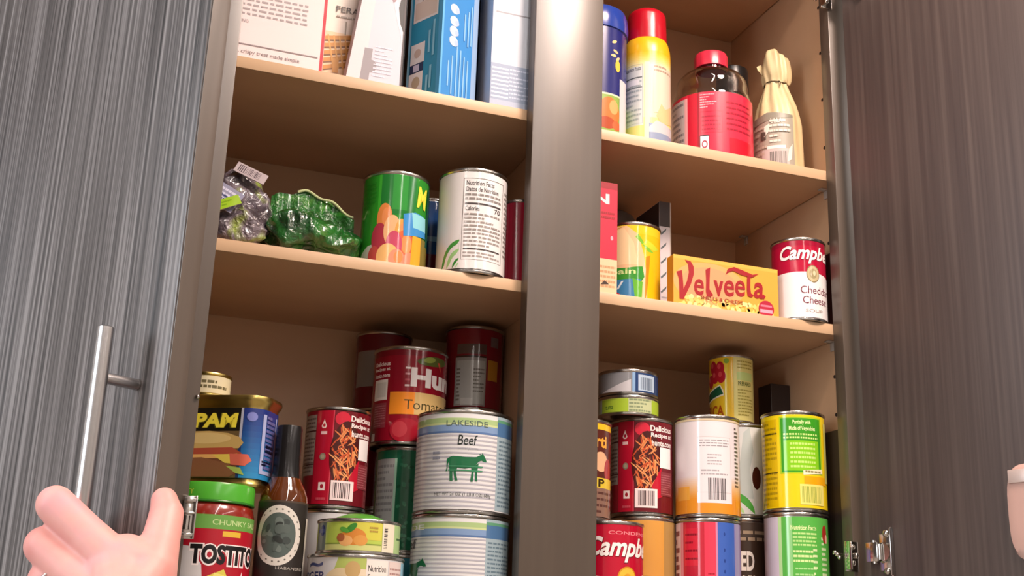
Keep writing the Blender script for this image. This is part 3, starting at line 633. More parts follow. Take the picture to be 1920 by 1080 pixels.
# shelf 2, left
can('food_can', 'tall green can with pictured peaches and a yellow letter M', 'can', -0.1278, 0.075, Z2L, 0.0365, 0.110, a_peach)
can('food_can', 'white can with green arcs and a printed nutrition panel, overhanging the shelf edge', 'can', -0.0474, 0.052, Z2L, 0.0382, 0.1175, a_whitefacts, turn=0)
can('food_can', 'narrow dark red can squeezed between the white can and the centre post', 'can', 0.0125, 0.066, Z2L, 0.0212, 0.103, a_darkred)
can('food_can', 'blue and dark red can mostly hidden between the peach can and the white can', 'can', -0.066, 0.152, Z2L, 0.033, 0.118, a_blue)
# shelf 2, right
can('food_can', 'yellow corn can standing beside the red box on the right middle shelf', 'can', 0.1625, 0.090, Z2R, 0.0335, 0.1035, a_corn)
can('soup_can', 'dark red and white cheddar cheese soup can at the right end of the shelf', 'can', 0.3595, 0.047, Z2R, 0.0325, 0.101, a_camp_white)
# bottom, left compartment
B = ZB
can('beef_can', 'wide white striped beef can with green cow, bottom of its stack', 'can', -0.0418, 0.060, B, 0.0505, 0.0945, lambda A: a_lake(A, 1), group=None)
can('beef_can', 'wide white striped beef can with green cow in full view, top of its stack', 'can', -0.0418, 0.060, B + 0.0947, 0.0505, 0.1035, a_lake)
zg = -0.343
can('food_can', 'teal short can under the dark green can', 'can', -0.077, 0.150, zg, 0.036, 0.060, a_teal)
can('food_can', 'dark green can with a grey facts panel, left of the striped beef cans', 'can', -0.077, 0.150, zg + 0.0602, 0.036, 0.1135, a_green)
can('tomato_can', 'large red tomato sauce can with orange band, standing on the dark green can', 'can', -0.0805, 0.150, zg + 0.174, 0.0418, 0.108, a_huntfront)
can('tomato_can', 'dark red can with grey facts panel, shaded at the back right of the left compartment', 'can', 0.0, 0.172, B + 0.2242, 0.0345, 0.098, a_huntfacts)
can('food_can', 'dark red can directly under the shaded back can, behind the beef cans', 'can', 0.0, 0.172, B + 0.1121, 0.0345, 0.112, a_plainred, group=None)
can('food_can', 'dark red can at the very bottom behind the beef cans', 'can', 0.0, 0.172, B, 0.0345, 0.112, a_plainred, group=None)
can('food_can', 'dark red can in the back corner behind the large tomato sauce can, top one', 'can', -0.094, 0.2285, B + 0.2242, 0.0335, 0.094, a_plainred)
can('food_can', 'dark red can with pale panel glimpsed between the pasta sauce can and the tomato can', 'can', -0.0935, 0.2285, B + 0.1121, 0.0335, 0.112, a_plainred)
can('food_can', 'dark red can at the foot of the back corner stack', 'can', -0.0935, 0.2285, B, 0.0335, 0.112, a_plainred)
can('food_can', 'plain white can under the red pasta can, left of the green can', 'can', -0.162, 0.122, B, 0.0345, 0.0985, a_plainwhite)
can('tomato_can', 'dark red can with pasta picture and barcode, beside the brown sauce bottle', 'can', -0.163, 0.120, B + 0.0987, 0.0345, 0.104, a_huntback)
can('tuna_can', 'white can with green lime picture, under the pale green tin at the bottom edge', 'can', -0.1525, 0.037, B, 0.0465, 0.0485, a_tuna_big)
tn = can('tuna_can', 'pale green and yellow tuna tin in front of the white can', 'can', -0.1515, 0.037, B + 0.0487, 0.0405, 0.033, a_tuna_green, v0=0.08, v1=0.92)
lathe('lid', [(0.0, 0.0405), (0.012, 0.040), (0.022, 0.0365), (0.026, 0.0333), (0, 0.0333)], mat('leaf_green', '#4f9a34', 0.35), tn, 40)
# bottom, right compartment
can('soup_can', 'red and white condensed soup can with yellow medallion at the bottom beside the post', 'can', 0.1150, 0.040, B, 0.0355, 0.0985, a_camp_red)
can('food_can', 'brown can with yellow top band, half hidden by the post', 'can', 0.0835, 0.055, B + 0.0987, 0.0356, 0.105, a_corni)
can('food_can', 'golden tan and white can behind the red and white soup can', 'can', 0.1802, 0.095, B, 0.036, 0.1123, a_tan)
can('tomato_can', 'dark red can with pasta picture, standing under the two flat tins', 'can', 0.177, 0.095, B + 0.1125, 0.0357, 0.1075, a_huntback, turn=-6)
can('tuna_can', 'flat lime green tin on the red pasta can, under the blue grey tin', 'can', 0.1585, 0.090, B + 0.2202, 0.0348, 0.0225, a_tunaR2, v0=0.06, v1=0.94)
can('tuna_can', 'flat grey tin with blue barcode panel, top of the stack beside the post', 'can', 0.1578, 0.090, B + 0.2429, 0.0345, 0.029, a_tunaR1, v0=0.06, v1=0.94)
can('food_can', 'red and blue can under the white and orange can', 'can', 0.2404, 0.060, B, 0.036, 0.1115, a_redblue)
can('food_can', 'white can fading to orange at the bottom, with a barcode', 'can', 0.2412, 0.060, B + 0.1117, 0.0365, 0.1115, a_soupw)
can('tomato_can', 'dark brown diced tomatoes can at the bottom behind the green can', 'can', 0.3255, 0.1315, B, 0.036, 0.1235, a_ed)
can('food_can', 'pale can with green arc squeezed between the white orange can and the yellow can', 'can', 0.3255, 0.1315, B + 0.1237, 0.036, 0.1095, a_lightarc)
can('food_can', 'small narrow yellow can with red berries, topmost of the right compartment', 'can', 0.3115, 0.1265, B + 0.2334, 0.0272, 0.083, a_yelsmall)
can('food_can', 'bright green can with nutrition text under the yellow can', 'can', 0.352, 0.060, B, 0.0362, 0.1255, a_greenbot)
can('food_can', 'bright yellow can with green text panel and barcode, right end of the bottom row', 'can', 0.3524, 0.060, B + 0.1257, 0.0365, 0.113, a_yelbig)

# ------------------------------------------------------------ boxes
def carton(name, label, x, y, z, W, Dp, H, col, art=None, rz=0.0, ry=0.0, side=None, sideart=None, cat='box', gloss=0.45, bev=0.0008, sidecols=None):
    """front left bottom corner at (x, y, z); art on the front, sideart on the left face, side on the right face"""
    A = Art(W, H, False, 0.00004, gloss=gloss); A.layer = 1
    if art: art(A)
    A2 = None
    class Ex:
        mats = [ink(col, gloss)] + [ink(c, gloss) for c in (sidecols or [])]
        def __call__(s, bm, k):
            add_box(bm, (0, 0, 0), (W, Dp, H), bev, k)
            if sidecols:
                for f in bm.faces:
                    if f.material_index == k and len(f.verts) == 4:
                        f.normal_update()
                        if f.normal.x < -0.9: f.material_index = k + 1
                        elif f.normal.z > 0.9 or f.normal.z < -0.9: f.material_index = k + (2 if len(sidecols) > 1 else 1)
    o = A.into(name, None, lambda u, v, e: Vector((u, -e, v)), extra=Ex())
    o.location = (x, y, z); o.rotation_euler = (0, ry, rz); tag(o, label, cat)
    if sideart:
        A2 = Art(Dp, H, False, 0.00004, gloss=gloss); A2.layer = 1; sideart(A2)
        A2.into('side_print', o, lambda u, v, e: Vector((-e, Dp - u, v)))
    return o
HB = 0.275
def b_recipe(A):
    A.rect(0, 0, 1, 1, '#ecdcdc'); A.rect(0, 0.0, 0.12, 1, '#ecc6cc')
    for k in range(5): A.ring(0.06, 0.135 + 0.075 * k, 0.035, 0.018, 0.35, '#c05a6c')
    A.para(0.14, 0.20, 0.86, 0.40, '#a79a9c', 10, 0.4, 1, (0.04, 0.1)); A.para(0.16, 0.42, 0.9, 0.75, '#a79a9c', 14, 0.35, 2, (0.04, 0.1)); A.text('BAKING', 0.2, 0.172, 0.34, 0.185, '#9a8a8c')
    A.rect(0.08, 0.078, 0.98, 0.083, '#8a7a7c'); A.text('A crispy treat made simple', 0.25, 0.038, 0.82, 0.06, '#7a6c6e', slope=-0.0)
carton('cracker_box', 'pale pink box with printed recipe text, left end of the top shelf', -0.3475, 0.035, Z1L, 0.1175, 0.05, HB, '#eccfd2', b_recipe, sidecols=['#c8203c'])
def b_waffle(A):
    A.rect(0, 0, 1, 1, '#e9dcd0'); A.rect(0, 0, 0.09, 1, '#b8122c'); A.rect(0, 0, 1, 0.055, '#d0183a'); A.rect(0.5, 0.01, 0.7, 0.05, '#8a1428')
    A.rect(0.1, 0.055, 1, 0.235, '#e9c9a4'); A.rect(0.5, 0.23, 0.53, 0.29, '#9a8a78')
    for k in range(5):
        A.poly([(0.1, 0.065 + k * 0.032), (1.0, 0.12 + k * 0.027), (1.0, 0.138 + k * 0.027), (0.1, 0.083 + k * 0.032)], '#c88838')
        A.poly([(0.1, 0.060 + k * 0.032), (1.0, 0.114 + k * 0.027), (1.0, 0.120 + k * 0.027), (0.1, 0.066 + k * 0.032)], '#7a4a1c')
    for k in range(7): A.poly([(0.14 + k * 0.12, 0.22), (0.17 + k * 0.12, 0.22), (0.34 + k * 0.1, 0.08), (0.30 + k * 0.1, 0.08)], '#d9a050')
    A.rect(0.3, 0.06, 0.42, 0.12, '#d89a4c'); A.text('FERANIS', 0.28, 0.325, 1.1, 0.352, '#5a544e', 0.01); A.para(0.3, 0.30, 1, 0.312, '#a89c90', 1, 0.6, 2)
carton('cracker_box', 'cream box with golden waffle picture and red spine', -0.2290, 0.050, Z1L, 0.052, 0.14, HB, '#c4182f', b_waffle)
def b_pale(A):
    A.rect(0, 0, 1, 1, '#cdcad6'); A.rect(0, 0, 0.3, 1, '#ddd2d6'); A.rect(0.24, 0.0, 0.40, 0.14, '#948c92'); A.ell(0.40, 0.065, 0.11, 0.028, '#948c92')
    A.ell(0.22, 0.50, 0.12, 0.035, '#9a929a'); A.poly([(1.0, 0.12), (0.93, 0.22), (0.80, 0.30), (0.72, 0.36), (0.8, 0.37), (1.0, 0.28)], '#efeaf0')
    A.poly([(1.0, 0.22), (0.9, 0.27), (0.84, 0.34), (0.9, 0.40), (1.0, 0.42)], '#1d1618'); A.ell(0.93, 0.47, 0.07, 0.03, '#b01c3c'); A.ell(0.98, 0.44, 0.05, 0.02, '#f0d8dc'); A.ell(0.72, 0.39, 0.06, 0.03, '#a0868e')
    A.para(0.45, 0.02, 0.8, 0.16, '#d8d6e6', 9, 0.4, 5); A.rect(0.97, 0.0, 1.0, 1, '#3a2c30')
carton('cereal_box', 'leaning pale lilac box with a grey shape, in front of the waffle box', -0.2030, 0.022, Z1L, 0.060, 0.026, HB, '#cdc9d4', b_pale)
for v in bpy.data.objects['cereal_box'].data.vertices: v.co.x += max(0, (0.058 - v.co.x)) * v.co.z * 2.0
carton('cereal_box', 'thin dark maroon box edge between the pale box and the blue box', -0.1385, 0.075, Z1L, 0.0105, 0.13, HB - 0.02, '#241a1e', cat='box')
def b_blueR(A):
    A.rect(0, 0, 1, 1, '#3f8fd6'); A.rect(0.86, 0, 1, 1, '#9ab8dc'); A.rect(0.0, 0, 0.05, 1, '#6cb8ea')
    for k, v in enumerate((0.40, 0.345, 0.30, 0.255)): A.ell(0.33, v, 0.12, 0.022, '#dfe8f4'); A.ell(0.40, v - 0.004, 0.06, 0.012, '#b8ccec')
    A.rect(0.32, 0.54, 0.6, 0.62, '#dfe8f4')
    for k, (f, a, b) in enumerate(((0.2, 0.05, 0.16), (0.3, 0.02, 0.19), (0.42, 0.02, 0.24), (0.52, 0.02, 0.23), (0.62, 0.02, 0.21), (0.72, 0.02, 0.2), (0.6, 0.28, 0.40), (0.7, 0.26, 0.42), (0.78, 0.27, 0.45), (0.7, 0.5, 0.7))): A.rect(f, a, f + 0.035, b, '#8fc4f0')
def b_blueL(A):
    A.rect(0, 0, 1, 1, '#2f93b8'); A.rect(0.0, 0, 0.06, 1, '#8cc0dc'); A.rect(0.9, 0, 1, 1, '#4aa4d4')
    A.rect(0.12, 0.36, 0.86, 0.8, '#e6e0de'); A.rect(0.16, 0.37, 0.82, 0.45, '#d8c8bc'); A.para(0.2, 0.46, 0.8, 0.78, '#b89a94', 16, 0.4, 3); A.rect(0.36, 0.45, 0.40, 0.8, '#a89a9c')
    A.rect(0.08, 0.04, 0.5, 0.13, '#e6e2e0'); A.rect(0.1, 0.17, 0.52, 0.26, '#e6e2e0'); A.rect(0.1, 0.13, 0.5, 0.17, '#2c3c5c'); A.rect(0.2, 0.135, 0.38, 0.165, '#c4c0d4'); A.ell(0.3, 0.085, 0.12, 0.026, '#b8a890'); A.ell(0.31, 0.215, 0.1, 0.02, '#c8b4a8'); A.rect(0.08, 0, 0.5, 0.04, '#44506c')
    for f, a, b in ((0.6, 0.03, 0.1), (0.7, 0.04, 0.14), (0.62, 0.2, 0.3), (0.75, 0.18, 0.34)): A.rect(f, a, f + 0.06, b, '#86c4dc')
carton('cereal_box', 'bright blue box turned corner on, with white panels on its left side', -0.1023, 0.019, Z1L, 0.056, 0.053, HB, '#3f8fd6', b_blueR, rz=radians(28), sideart=b_blueL)
carton('cereal_box', 'dark navy box standing between the bright blue box and the white printed box', -0.0545, 0.078, Z1L, 0.034, 0.10, HB, '#1c2440', lambda A: (A.rect(0, 0, 1, 1, '#1d2745'), A.rect(0.72, 0, 0.86, 1, '#34405e')))
def b_white(A):
    A.rect(0, 0, 1, 1, '#c9d0de'); A.rect(0.06, 0.195, 0.46, 1, '#e4d5d8'); A.rect(0.0, 0.0, 0.06, 1, '#c4c8d6'); A.rect(0.08, 0.42, 1, 0.427, '#8a8c98')
    A.rect(0.0, 0.0, 1, 0.19, '#8f9ebb'); A.nxt()
    for k in range(8): A.rect(0.03, 0.04 + k * 0.018, 0.45, 0.047 + k * 0.018, '#dfe4f0', keep=True)
    A.para(0.47, 0.04, 0.95, 0.18, '#c0cce0', 8, 0.4, 4); A.para(0.12, 0.55, 0.9, 0.75, '#c8bcc4', 8, 0.4, 4); A.rect(0.46, 0.51, 0.97, 0.7, '#c6d0e2')
    A.rect(0, 0, 1, 0.03, '#a8b4cc')
carton('cracker_box', 'white and pale blue printed box beside the centre post on the top shelf', -0.0425, 0.024, Z1L, 0.0475, 0.05, HB, '#c9d0de', b_white)
# shelf 2 right
def b_red(A):
    A.rect(0, 0, 1, 1, '#d8173c'); A.rect(0, 0, 1, 0.31, '#eec9a0'); A.rect(0, 0.94, 1, 1, '#a01428'); A.text('RAISIN', -0.5, 0.80, 0.85, 0.895, '#f4dfe2', 0.03); A.para(0.62, 0.05, 0.97, 0.26, '#c8986c', 5, 0.5, 3)
    A.poly([(0.7, 0.08), (0.78, 0.12), (0.86, 0.09)], '#3a2418'); A.para(0.7, 0.66, 0.95, 0.74, '#a01428', 2, 0.5, 4); A.ell(0.9, 0.5, 0.025, 0.02, '#f0a8b4')
carton('rice_box', 'bright red box with beige lower part, half hidden by the centre post', 0.0480, 0.026, Z2R, 0.0655, 0.022, 0.131, '#d8173c', b_red)
def b_tall(A):
    A.rect(0, 0, 1, 1, '#d9d2d6'); A.rect(0, 0.79, 1, 1, '#3a2c2a'); A.rect(0.9, 0, 1, 1, '#b8a89c'); A.nxt()
    for k in range(5): A.poly([(0.1, 0.25 + k * 0.12), (0.6, 0.30 + k * 0.12), (0.55, 0.275 + k * 0.12), (0.15, 0.235 + k * 0.12)], '#5a6468', keep=True)
    A.para(0.15, 0.03, 0.8, 0.22, '#a8a4ac', 6, 0.4, 4)
carton('pasta_box', 'tall narrow box with white printed front and dark brown top behind the corn can', 0.2035, 0.102, Z2R, 0.0155, 0.065, 0.152, '#35282a', b_tall)
def b_velv(A):
    A.rect(0, 0, 1, 1, '#f0a43c'); A.rect(0, 0.93, 1, 1, '#eeb24a'); A.ell(0.34, 0.5, 0.34, 0.42, '#f3a766'); A.ell(0.34, 0.5, 0.27, 0.33, '#f29c6c')
    R = random.Random(3); A.nxt()
    for k in range(110):
        if k % 11 == 0: A.nxt()
        A.ell(0.04 + 0.9 * R.random(), R.uniform(0.02, 0.22), 0.022, 0.04, R.choice(('#f4cf74', '#e8b04a', '#dcc060', '#f6dc94')), rot=R.uniform(0, 3), n=9, keep=True)
    q = 0.925; C = '#a00f1c'
    def P(pts): A.poly([(a * q, b) for a, b in pts], C)
    def T(t, a, b, c, d, bold=0.012, sh=0.08): A.text(t, a * q, b, c * q, d, C, bold, sh)
    P([(0.03, 0.66), (0.085, 0.70), (0.095, 0.50), (0.100, 0.34), (0.135, 0.50), (0.155, 0.68), (0.148, 0.84), (0.115, 0.92), (0.175, 0.90), (0.205, 0.80), (0.205, 0.66), (0.175, 0.46), (0.10, 0.14), (0.06, 0.14), (0.058, 0.30), (0.055, 0.52)])
    T('e', 0.205, 0.26, 0.305, 0.58)
    P([(0.325, 0.78), (0.372, 0.84), (0.365, 0.60), (0.362, 0.40), (0.385, 0.34), (0.40, 0.30), (0.37, 0.25), (0.335, 0.26), (0.325, 0.36), (0.33, 0.56)])
    T('v', 0.405, 0.29, 0.505, 0.60, 0.03, 0.0); T('e', 0.51, 0.32, 0.615, 0.64); T('e', 0.625, 0.35, 0.73, 0.67)
    P([(0.755, 0.84), (0.79, 0.84), (0.785, 0.55), (0.79, 0.44), (0.82, 0.41), (0.795, 0.36), (0.755, 0.38), (0.748, 0.5)])
    T('a', 0.82, 0.36, 0.925, 0.68, 0.02, 0.1); P([(0.915, 0.46), (0.945, 0.42), (0.925, 0.36), (0.90, 0.40)])
    P([(0.53, 0.74), (0.55, 0.86), (0.62, 0.92), (0.72, 0.87), (0.81, 0.82), (0.88, 0.86), (0.80, 0.76), (0.70, 0.78), (0.61, 0.84), (0.56, 0.80)])
    A.text('SHELLS & CHEESE', 0.27 * q, 0.19, 0.70 * q, 0.26, '#8a2a12', 0.015)
    A.ell(0.875, 0.17, 0.075, 0.165, '#b01838'); A.rect(0.815, 0.09, 0.935, 0.16, '#f0a0b4'); A.rect(0.82, 0.21, 0.93, 0.25, '#e87890')
carton('pasta_box', 'orange yellow boxed macaroni dinner with large dark red lettering', 0.1847, 0.030, Z2R, 0.1350, 0.016, 0.0600, '#f0a43c', b_velv, sidecols=['#c8801c'])
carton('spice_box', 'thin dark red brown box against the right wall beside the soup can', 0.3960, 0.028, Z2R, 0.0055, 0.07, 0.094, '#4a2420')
carton('dark_block', 'dark brown block against the right wall behind the yellow can', 0.3745, 0.140, B, 0.027, 0.03, 0.296, '#2c1f1c')  # plain dark upright block close to the wall, no print
carton('dark_block', 'dark brown low block standing in for wall shadow in the front right corner beside the yellow can', 0.3905, 0.026, B, 0.011, 0.100, 0.222, '#2a1e1c')  # added dark block, stands in for the shadow low on the right wall
# rounded grey tub behind the corn can
t = tag(lathe('storage_tub', [(0, 0), (0.024, 0), (0.026, 0.003), (0.029, 0.145), (0.0305, 0.147), (0.0305, 0.158), (0.027, 0.166), (0.018, 0.172), (0, 0.174)], mat('grey_plastic', '#6a6866', 0.4)), 'grey round topped tub in the shade behind the corn can', 'tub')
t.location = (0.193, 0.215, Z2R)

# ------------------------------------------------------------ luncheon meat tin
def rrect(w, d, r, n=10):
    """outline with its arc lengths; starts at the left end of the front face, runs to the right"""
    pts = []; 
    for cx, cy, a0 in ((w / 2 - r, -(d / 2 - r), -90), (w / 2 - r, d / 2 - r, 0), (-(w / 2 - r), d / 2 - r, 90), (-(w / 2 - r), -(d / 2 - r), 180)):
        for k in range(n + 1):
            a = radians(a0 + 90 * k / n); pts.append((cx + r * cos(a), cy + r * sin(a)))
    return pts
def loft(bm, rings, mi=0, cap=True):
    R = [[bm.verts.new(p) for p in ring] for ring in rings]; n = len(R[0])
    for A_, B_ in zip(R, R[1:]):
        for k in range(n):
            f = bm.faces.new((A_[k], A_[(k + 1) % n], B_[(k + 1) % n], B_[k])); f.material_index = mi
    if cap:
        bm.faces.new(R[0][::-1]).material_index = mi; bm.faces.new(R[-1]).material_index = mi
sw, sd, sr, shh = 0.094, 0.055, 0.019, 0.088
SPR = tag(empty('meat_tin', (-0.2815, 0.078, -0.2355), -radians(31)), 'rounded rectangular luncheon meat tin, blue with sandwich picture and yellow letters', 'tin')
bm = bmesh.new(); rings = []
for q, z in ((-0.003, 0), (-0.001, 0.0006), (-0.0005, 0.003), (-0.0018, 0.006), (-0.0012, 0.012), (0, 0.016), (0, shh - 0.013), (0.0005, shh - 0.009), (0.003, shh - 0.006), (0.0036, shh - 0.003), (0.003, shh - 0.0006), (0.001, shh), (-0.001, shh - 0.002)):
    rings.append([(x, y, z) for x, y in rrect(sw + 2 * q, sd + 2 * q, sr + q)])
loft(bm, rings); finish(bm, 'can_body', GOLD, SPR)
front = sw - 2 * sr; arc = pi / 2 * sr; side = sd - 2 * sr
def spam_map(u, v, e):
    """u = 0 at the middle of the front face"""
    q = 0.0004 + e; s = u
    if abs(s) <= front / 2: return Vector((s, -(sd / 2 + q), v))
    sg = 1 if s > 0 else -1; s = abs(s) - front / 2
    if s <= arc:
        a = s / sr; return Vector((sg * (front / 2 + (sr + q) * sin(a)), -(sd / 2 - sr) - (sr + q) * cos(a), v))
    s -= arc
    if s <= side: return Vector((sg * (sw / 2 + q), -side / 2 + s, v))
    s -= side; a = min(s / sr, pi / 2); return Vector((sg * (sw / 2 - sr + (sr + q) * cos(a)), side / 2 + (sr + q) * sin(a), v))
class Flat(Art):
    def u(s, f): return f
A = Flat(1, shh, True, gloss=0.3); U0, U1 = -0.07, 0.085
A.rect(U0, 0.09, U1, 0.855, '#22386e'); A.grad(0.029, 0.09, U1, 0.855, '#2a8cc4', '#24327c', 12)
A.rect(U0, 0.09, 0.026, 0.855, '#6b5636'); A.rect(U0, 0.60, 0.026, 0.855, '#16150f'); A.rect(0.026, 0.46, 0.0285, 0.855, '#b8bcd0')
A.text('SPAM', -0.033, 0.63, 0.0235, 0.80, '#5a5a1c', 0.09, 0.1); A.text('SPAM', -0.033, 0.635, 0.0235, 0.80, '#f0e24a', 0.05, 0.1)
A.rect(U0, 0.12, 0.026, 0.30, '#7a4a34')
A.poly([(-0.055, 0.38), (-0.05, 0.5), (-0.03, 0.59), (-0.005, 0.6), (0.015, 0.575), (0.027, 0.53), (0.031, 0.47), (0.027, 0.41), (0.0, 0.40)], '#c9a868'); A.ell(-0.008, 0.52, 0.026, 0.06, '#dcc083')
A.poly([(-0.055, 0.30), (-0.055, 0.40), (0.02, 0.42), (0.03, 0.36), (0.03, 0.30)], '#b0503c'); A.poly([(-0.055, 0.30), (-0.055, 0.34), (0.012, 0.345), (0.02, 0.30)], '#e8b06c')
A.poly([(0.0, 0.34), (0.026, 0.35), (0.022, 0.24), (0.014, 0.25)], '#e8c85c'); A.poly([(0.018, 0.35), (0.036, 0.345), (0.04, 0.28), (0.034, 0.22), (0.02, 0.23)], '#d86a58')
A.poly([(-0.055, 0.1), (-0.055, 0.29), (-0.01, 0.31), (0.018, 0.24), (0.028, 0.16), (0.02, 0.1)], '#8a5a40'); A.poly([(0.015, 0.22), (0.03, 0.2), (0.034, 0.12), (0.026, 0.14)], '#a8bc5c')
A.ell(0.037, 0.76, 0.005, 0.05, '#7c84c8'); A.rect(0.048, 0.15, 0.052, 0.80, '#a8b0d8'); A.rect(0.048, 0.15, 0.072, 0.19, '#a8b0d8'); A.para(0.053, 0.2, 0.071, 0.80, '#6a6ca8', 12, 0.6, 3, (0.1, 0.3)); A.rect(0.0725, 0.14, 0.0745, 0.8, '#b0b4d8'); A.para(0.054, 0.38, 0.07, 0.48, '#141630', 2, 0.7, 8, (0.1, 0.3)); A.para(0.05, 0.24, 0.068, 0.30, '#141630', 2, 0.7, 9, (0.1, 0.3))
A.into('label', SPR, spam_map, step=0.0014)
can('small_tin', 'small gold and cream tin standing on the meat tin, half hidden', 'tin', -0.3035, 0.088, -0.1473, 0.0235, 0.0245, lambda A: (base(A, '#d8d0b0', 0.12, 0.88), A.para(-0.6, 0.3, 0.8, 0.7, '#6a6448', 2, 0.6, 3)), metal=GOLD)

# ------------------------------------------------------------ salsa jar
GLASS = mat('clear_glass', '#f4f6f4', 0.03, Transmission_Weight=1.0, IOR=1.46)
SX, SY = -0.291, 0.051
J = tag(empty('salsa_jar', (SX, SY, B), face_cam(SX, SY)), 'salsa jar with bright green lid and red label, under the meat tin', 'jar')
lathe('glass_body', [(0, 0), (0.036, 0), (0.0395, 0.003), (0.0402, 0.008), (0.0402, 0.078), (0.0385, 0.086), (0.0362, 0.0885), (0.0362, 0.0935), (0, 0.0935)], mat('salsa', '#8c2418', 0.22, Coat_Weight=1.0, Coat_Roughness=0.03), J, 80)
lathe('lid', [(0, 0.0900), (0.0378, 0.0900), (0.0388, 0.0908), (0.0388, 0.1045), (0.0378, 0.1068), (0.0355, 0.1072), (0, 0.1068)], mat('lid_green', '#4fae34', 0.25), J, 80)
lathe('lid_rim', [(0.0370, 0.0885), (0.0392, 0.0888), (0.0395, 0.0897), (0.0392, 0.0905), (0.0370, 0.0907)], mat('lid_green_dark', '#2c7a24', 0.3), J, 80)
A = Art(0.0403, 0.107, True, gloss=0.35)
A.rect(-1.0, 0.08, 2, 0.72, '#b0142a'); A.rect(-1.0, 0.60, 2, 0.72, '#6aa44c'); A.text('CHUNKY SALSA', 0.05, 0.635, 1.0, 0.68, '#c4dc9c', 0.01)
A.poly([(-1.0, 0.08), (-1.0, 0.42), (-0.8, 0.47), (-0.4, 0.45), (-0.1, 0.30), (-0.02, 0.08)], '#d8d6d8'); A.rect(-0.95, 0.08, -0.3, 0.13, '#3a3438')
A.rect(0.3, 0.54, 0.7, 0.585, '#e0b83c')
A.text('TOSTITOS', -0.40, 0.29, 1.01, 0.48, '#f6ecec', 0.13); A.text('TOSTITOS', -0.38, 0.305, 1.0, 0.47, '#141012', 0.05)
A.poly([(0.1, 0.08), (0.0, 0.2), (0.4, 0.27), (0.6, 0.12), (0.45, 0.08)], '#d8cc54'); A.poly([(0.1, 0.12), (0.2, 0.24), (0.42, 0.22), (0.5, 0.12)], '#e8e07c'); A.poly([(0.7, 0.08), (0.8, 0.26), (0.88, 0.08)], '#f0dada')
A.text('HERE', -0.95, 0.80, -0.35, 0.83, '#c8e04a')
A.into('label', J, cyl_map(0.0403))
A = Art(0.0389, 0.107, True, gloss=0.3); A.text('THE PARTY', -0.95, 0.89, -0.45, 0.935, '#c8e04a', 0.01); A.into('lid_print', J, cyl_map(0.0389))

# ------------------------------------------------------------ brown sauce bottle
HX, HY = -0.2242, 0.050
J = tag(empty('sauce_bottle', (HX, HY, B), face_cam(HX, HY)), 'brown glass sauce bottle with black sealed neck and round white emblem', 'bottle')
lathe('glass_body', [(0, 0), (0.021, 0), (0.0232, 0.002), (0.0234, 0.006), (0.0234, 0.093), (0.0225, 0.1015), (0.0188, 0.1105), (0.0145, 0.1185), (0.0128, 0.1255), (0.0122, 0.135), (0, 0.135)], mat('amber_glass', '#5c2c0c', 0.08, Coat_Weight=1.0, Coat_Roughness=0.02), J, 72)
lathe('neck_seal', [(0.0126, 0.118), (0.0143, 0.1195), (0.0134, 0.124), (0.0128, 0.135), (0.0124, 0.150), (0.0124, 0.168), (0.0118, 0.1702), (0, 0.1702)], mat('black_seal', '#1b1a1b', 0.25), J, 60)
A = Art(0.02355, 0.17, True, gloss=0.45)
A.rect(-1.55, 0.05, 1.55, 0.565, '#2c2724'); A.rect(-1.55, 0.555, 1.55, 0.565, '#4a3c30')
A.ring(-0.13, 0.375, 1.0, 0.165, 0.25, '#dcd8d0'); A.ell(-0.13, 0.375, 0.74, 0.123, '#52605c')
for k in range(22):
    a = 2 * pi * k / 22; A.ell(-0.13 + 0.87 * cos(a), 0.375 + 0.143 * sin(a), 0.035, 0.0065, '#6a665e', rot=a, n=6, keep=(k > 0))
R = random.Random(9)
for k in range(16):
    a = R.uniform(0, 2 * pi); q = 0.6 * sqrt(R.random()); A.ell(-0.13 + q * cos(a), 0.375 + 0.098 * q / 0.6 * sin(a) * 0.8, R.uniform(0.08, 0.2), R.uniform(0.012, 0.035), R.choice(('#6d7a75', '#3a4442', '#8a948e', '#56625e', '#2a302e')), rot=R.uniform(0, 3), n=10)
A.text('HABANERO', -0.1, 0.19, 0.9, 0.206, '#bcb8b0')
A.rect(0.93, 0.08, 1.1, 0.48, '#cfcabf')
A.into('label', J, cyl_map(0.02355))

# ------------------------------------------------------------ top shelf right
K = tag(empty('snack_canister', (0.1002, 0.070, Z1R), face_cam(0.1002, 0.070)), 'dark blue canister with orange picture, half hidden by the post', 'canister')
lathe('canister_body', [(0, 0), (0.039, 0), (0.040, 0.001), (0.040, 0.003), (0.0393, 0.004), (0.0393, 0.150), (0, 0.150)], mat('card_grey', '#c8c4bc', 0.5), K, 80)
lathe('lid', [(0.0394, 0.138), (0.041, 0.1385), (0.0415, 0.148), (0.0405, 0.160), (0.0385, 0.1665), (0.036, 0.168), (0, 0.167)], mat('blue_lid', '#24409c', 0.2), K, 80)
A = Art(0.0395, 0.15, True, gloss=0.25)
A.rect(-2, 0.03, 2, 0.92, '#1f2470'); A.rect(-2, 0.03, 2, 0.335, '#8fae52'); A.rect(-2, 0.335, 2, 0.35, '#d8e0c0')
A.ell(0.52, 0.2, 0.34, 0.12, '#e07a3c', 0.2); A.ell(0.62, 0.24, 0.16, 0.06, '#f0a868'); A.ell(0.42, 0.1, 0.3, 0.05, '#b04a24'); A.ell(0.7, 0.09, 0.16, 0.04, '#d86a40')
for f, v, r_ in ((0.62, 0.80, 0.5), (0.66, 0.72, -0.3), (0.72, 0.66, 0.8), (0.6, 0.68, 0.1)): A.ell(f, v, 0.1, 0.012, '#e8c88c', r_)
A.ell(0.72, 0.6, 0.10, 0.05, '#e8c44c'); A.rect(0.78, 0.04, 0.97, 0.5, '#d0cfd4')
A.into('label', K, cyl_map(0.0395))
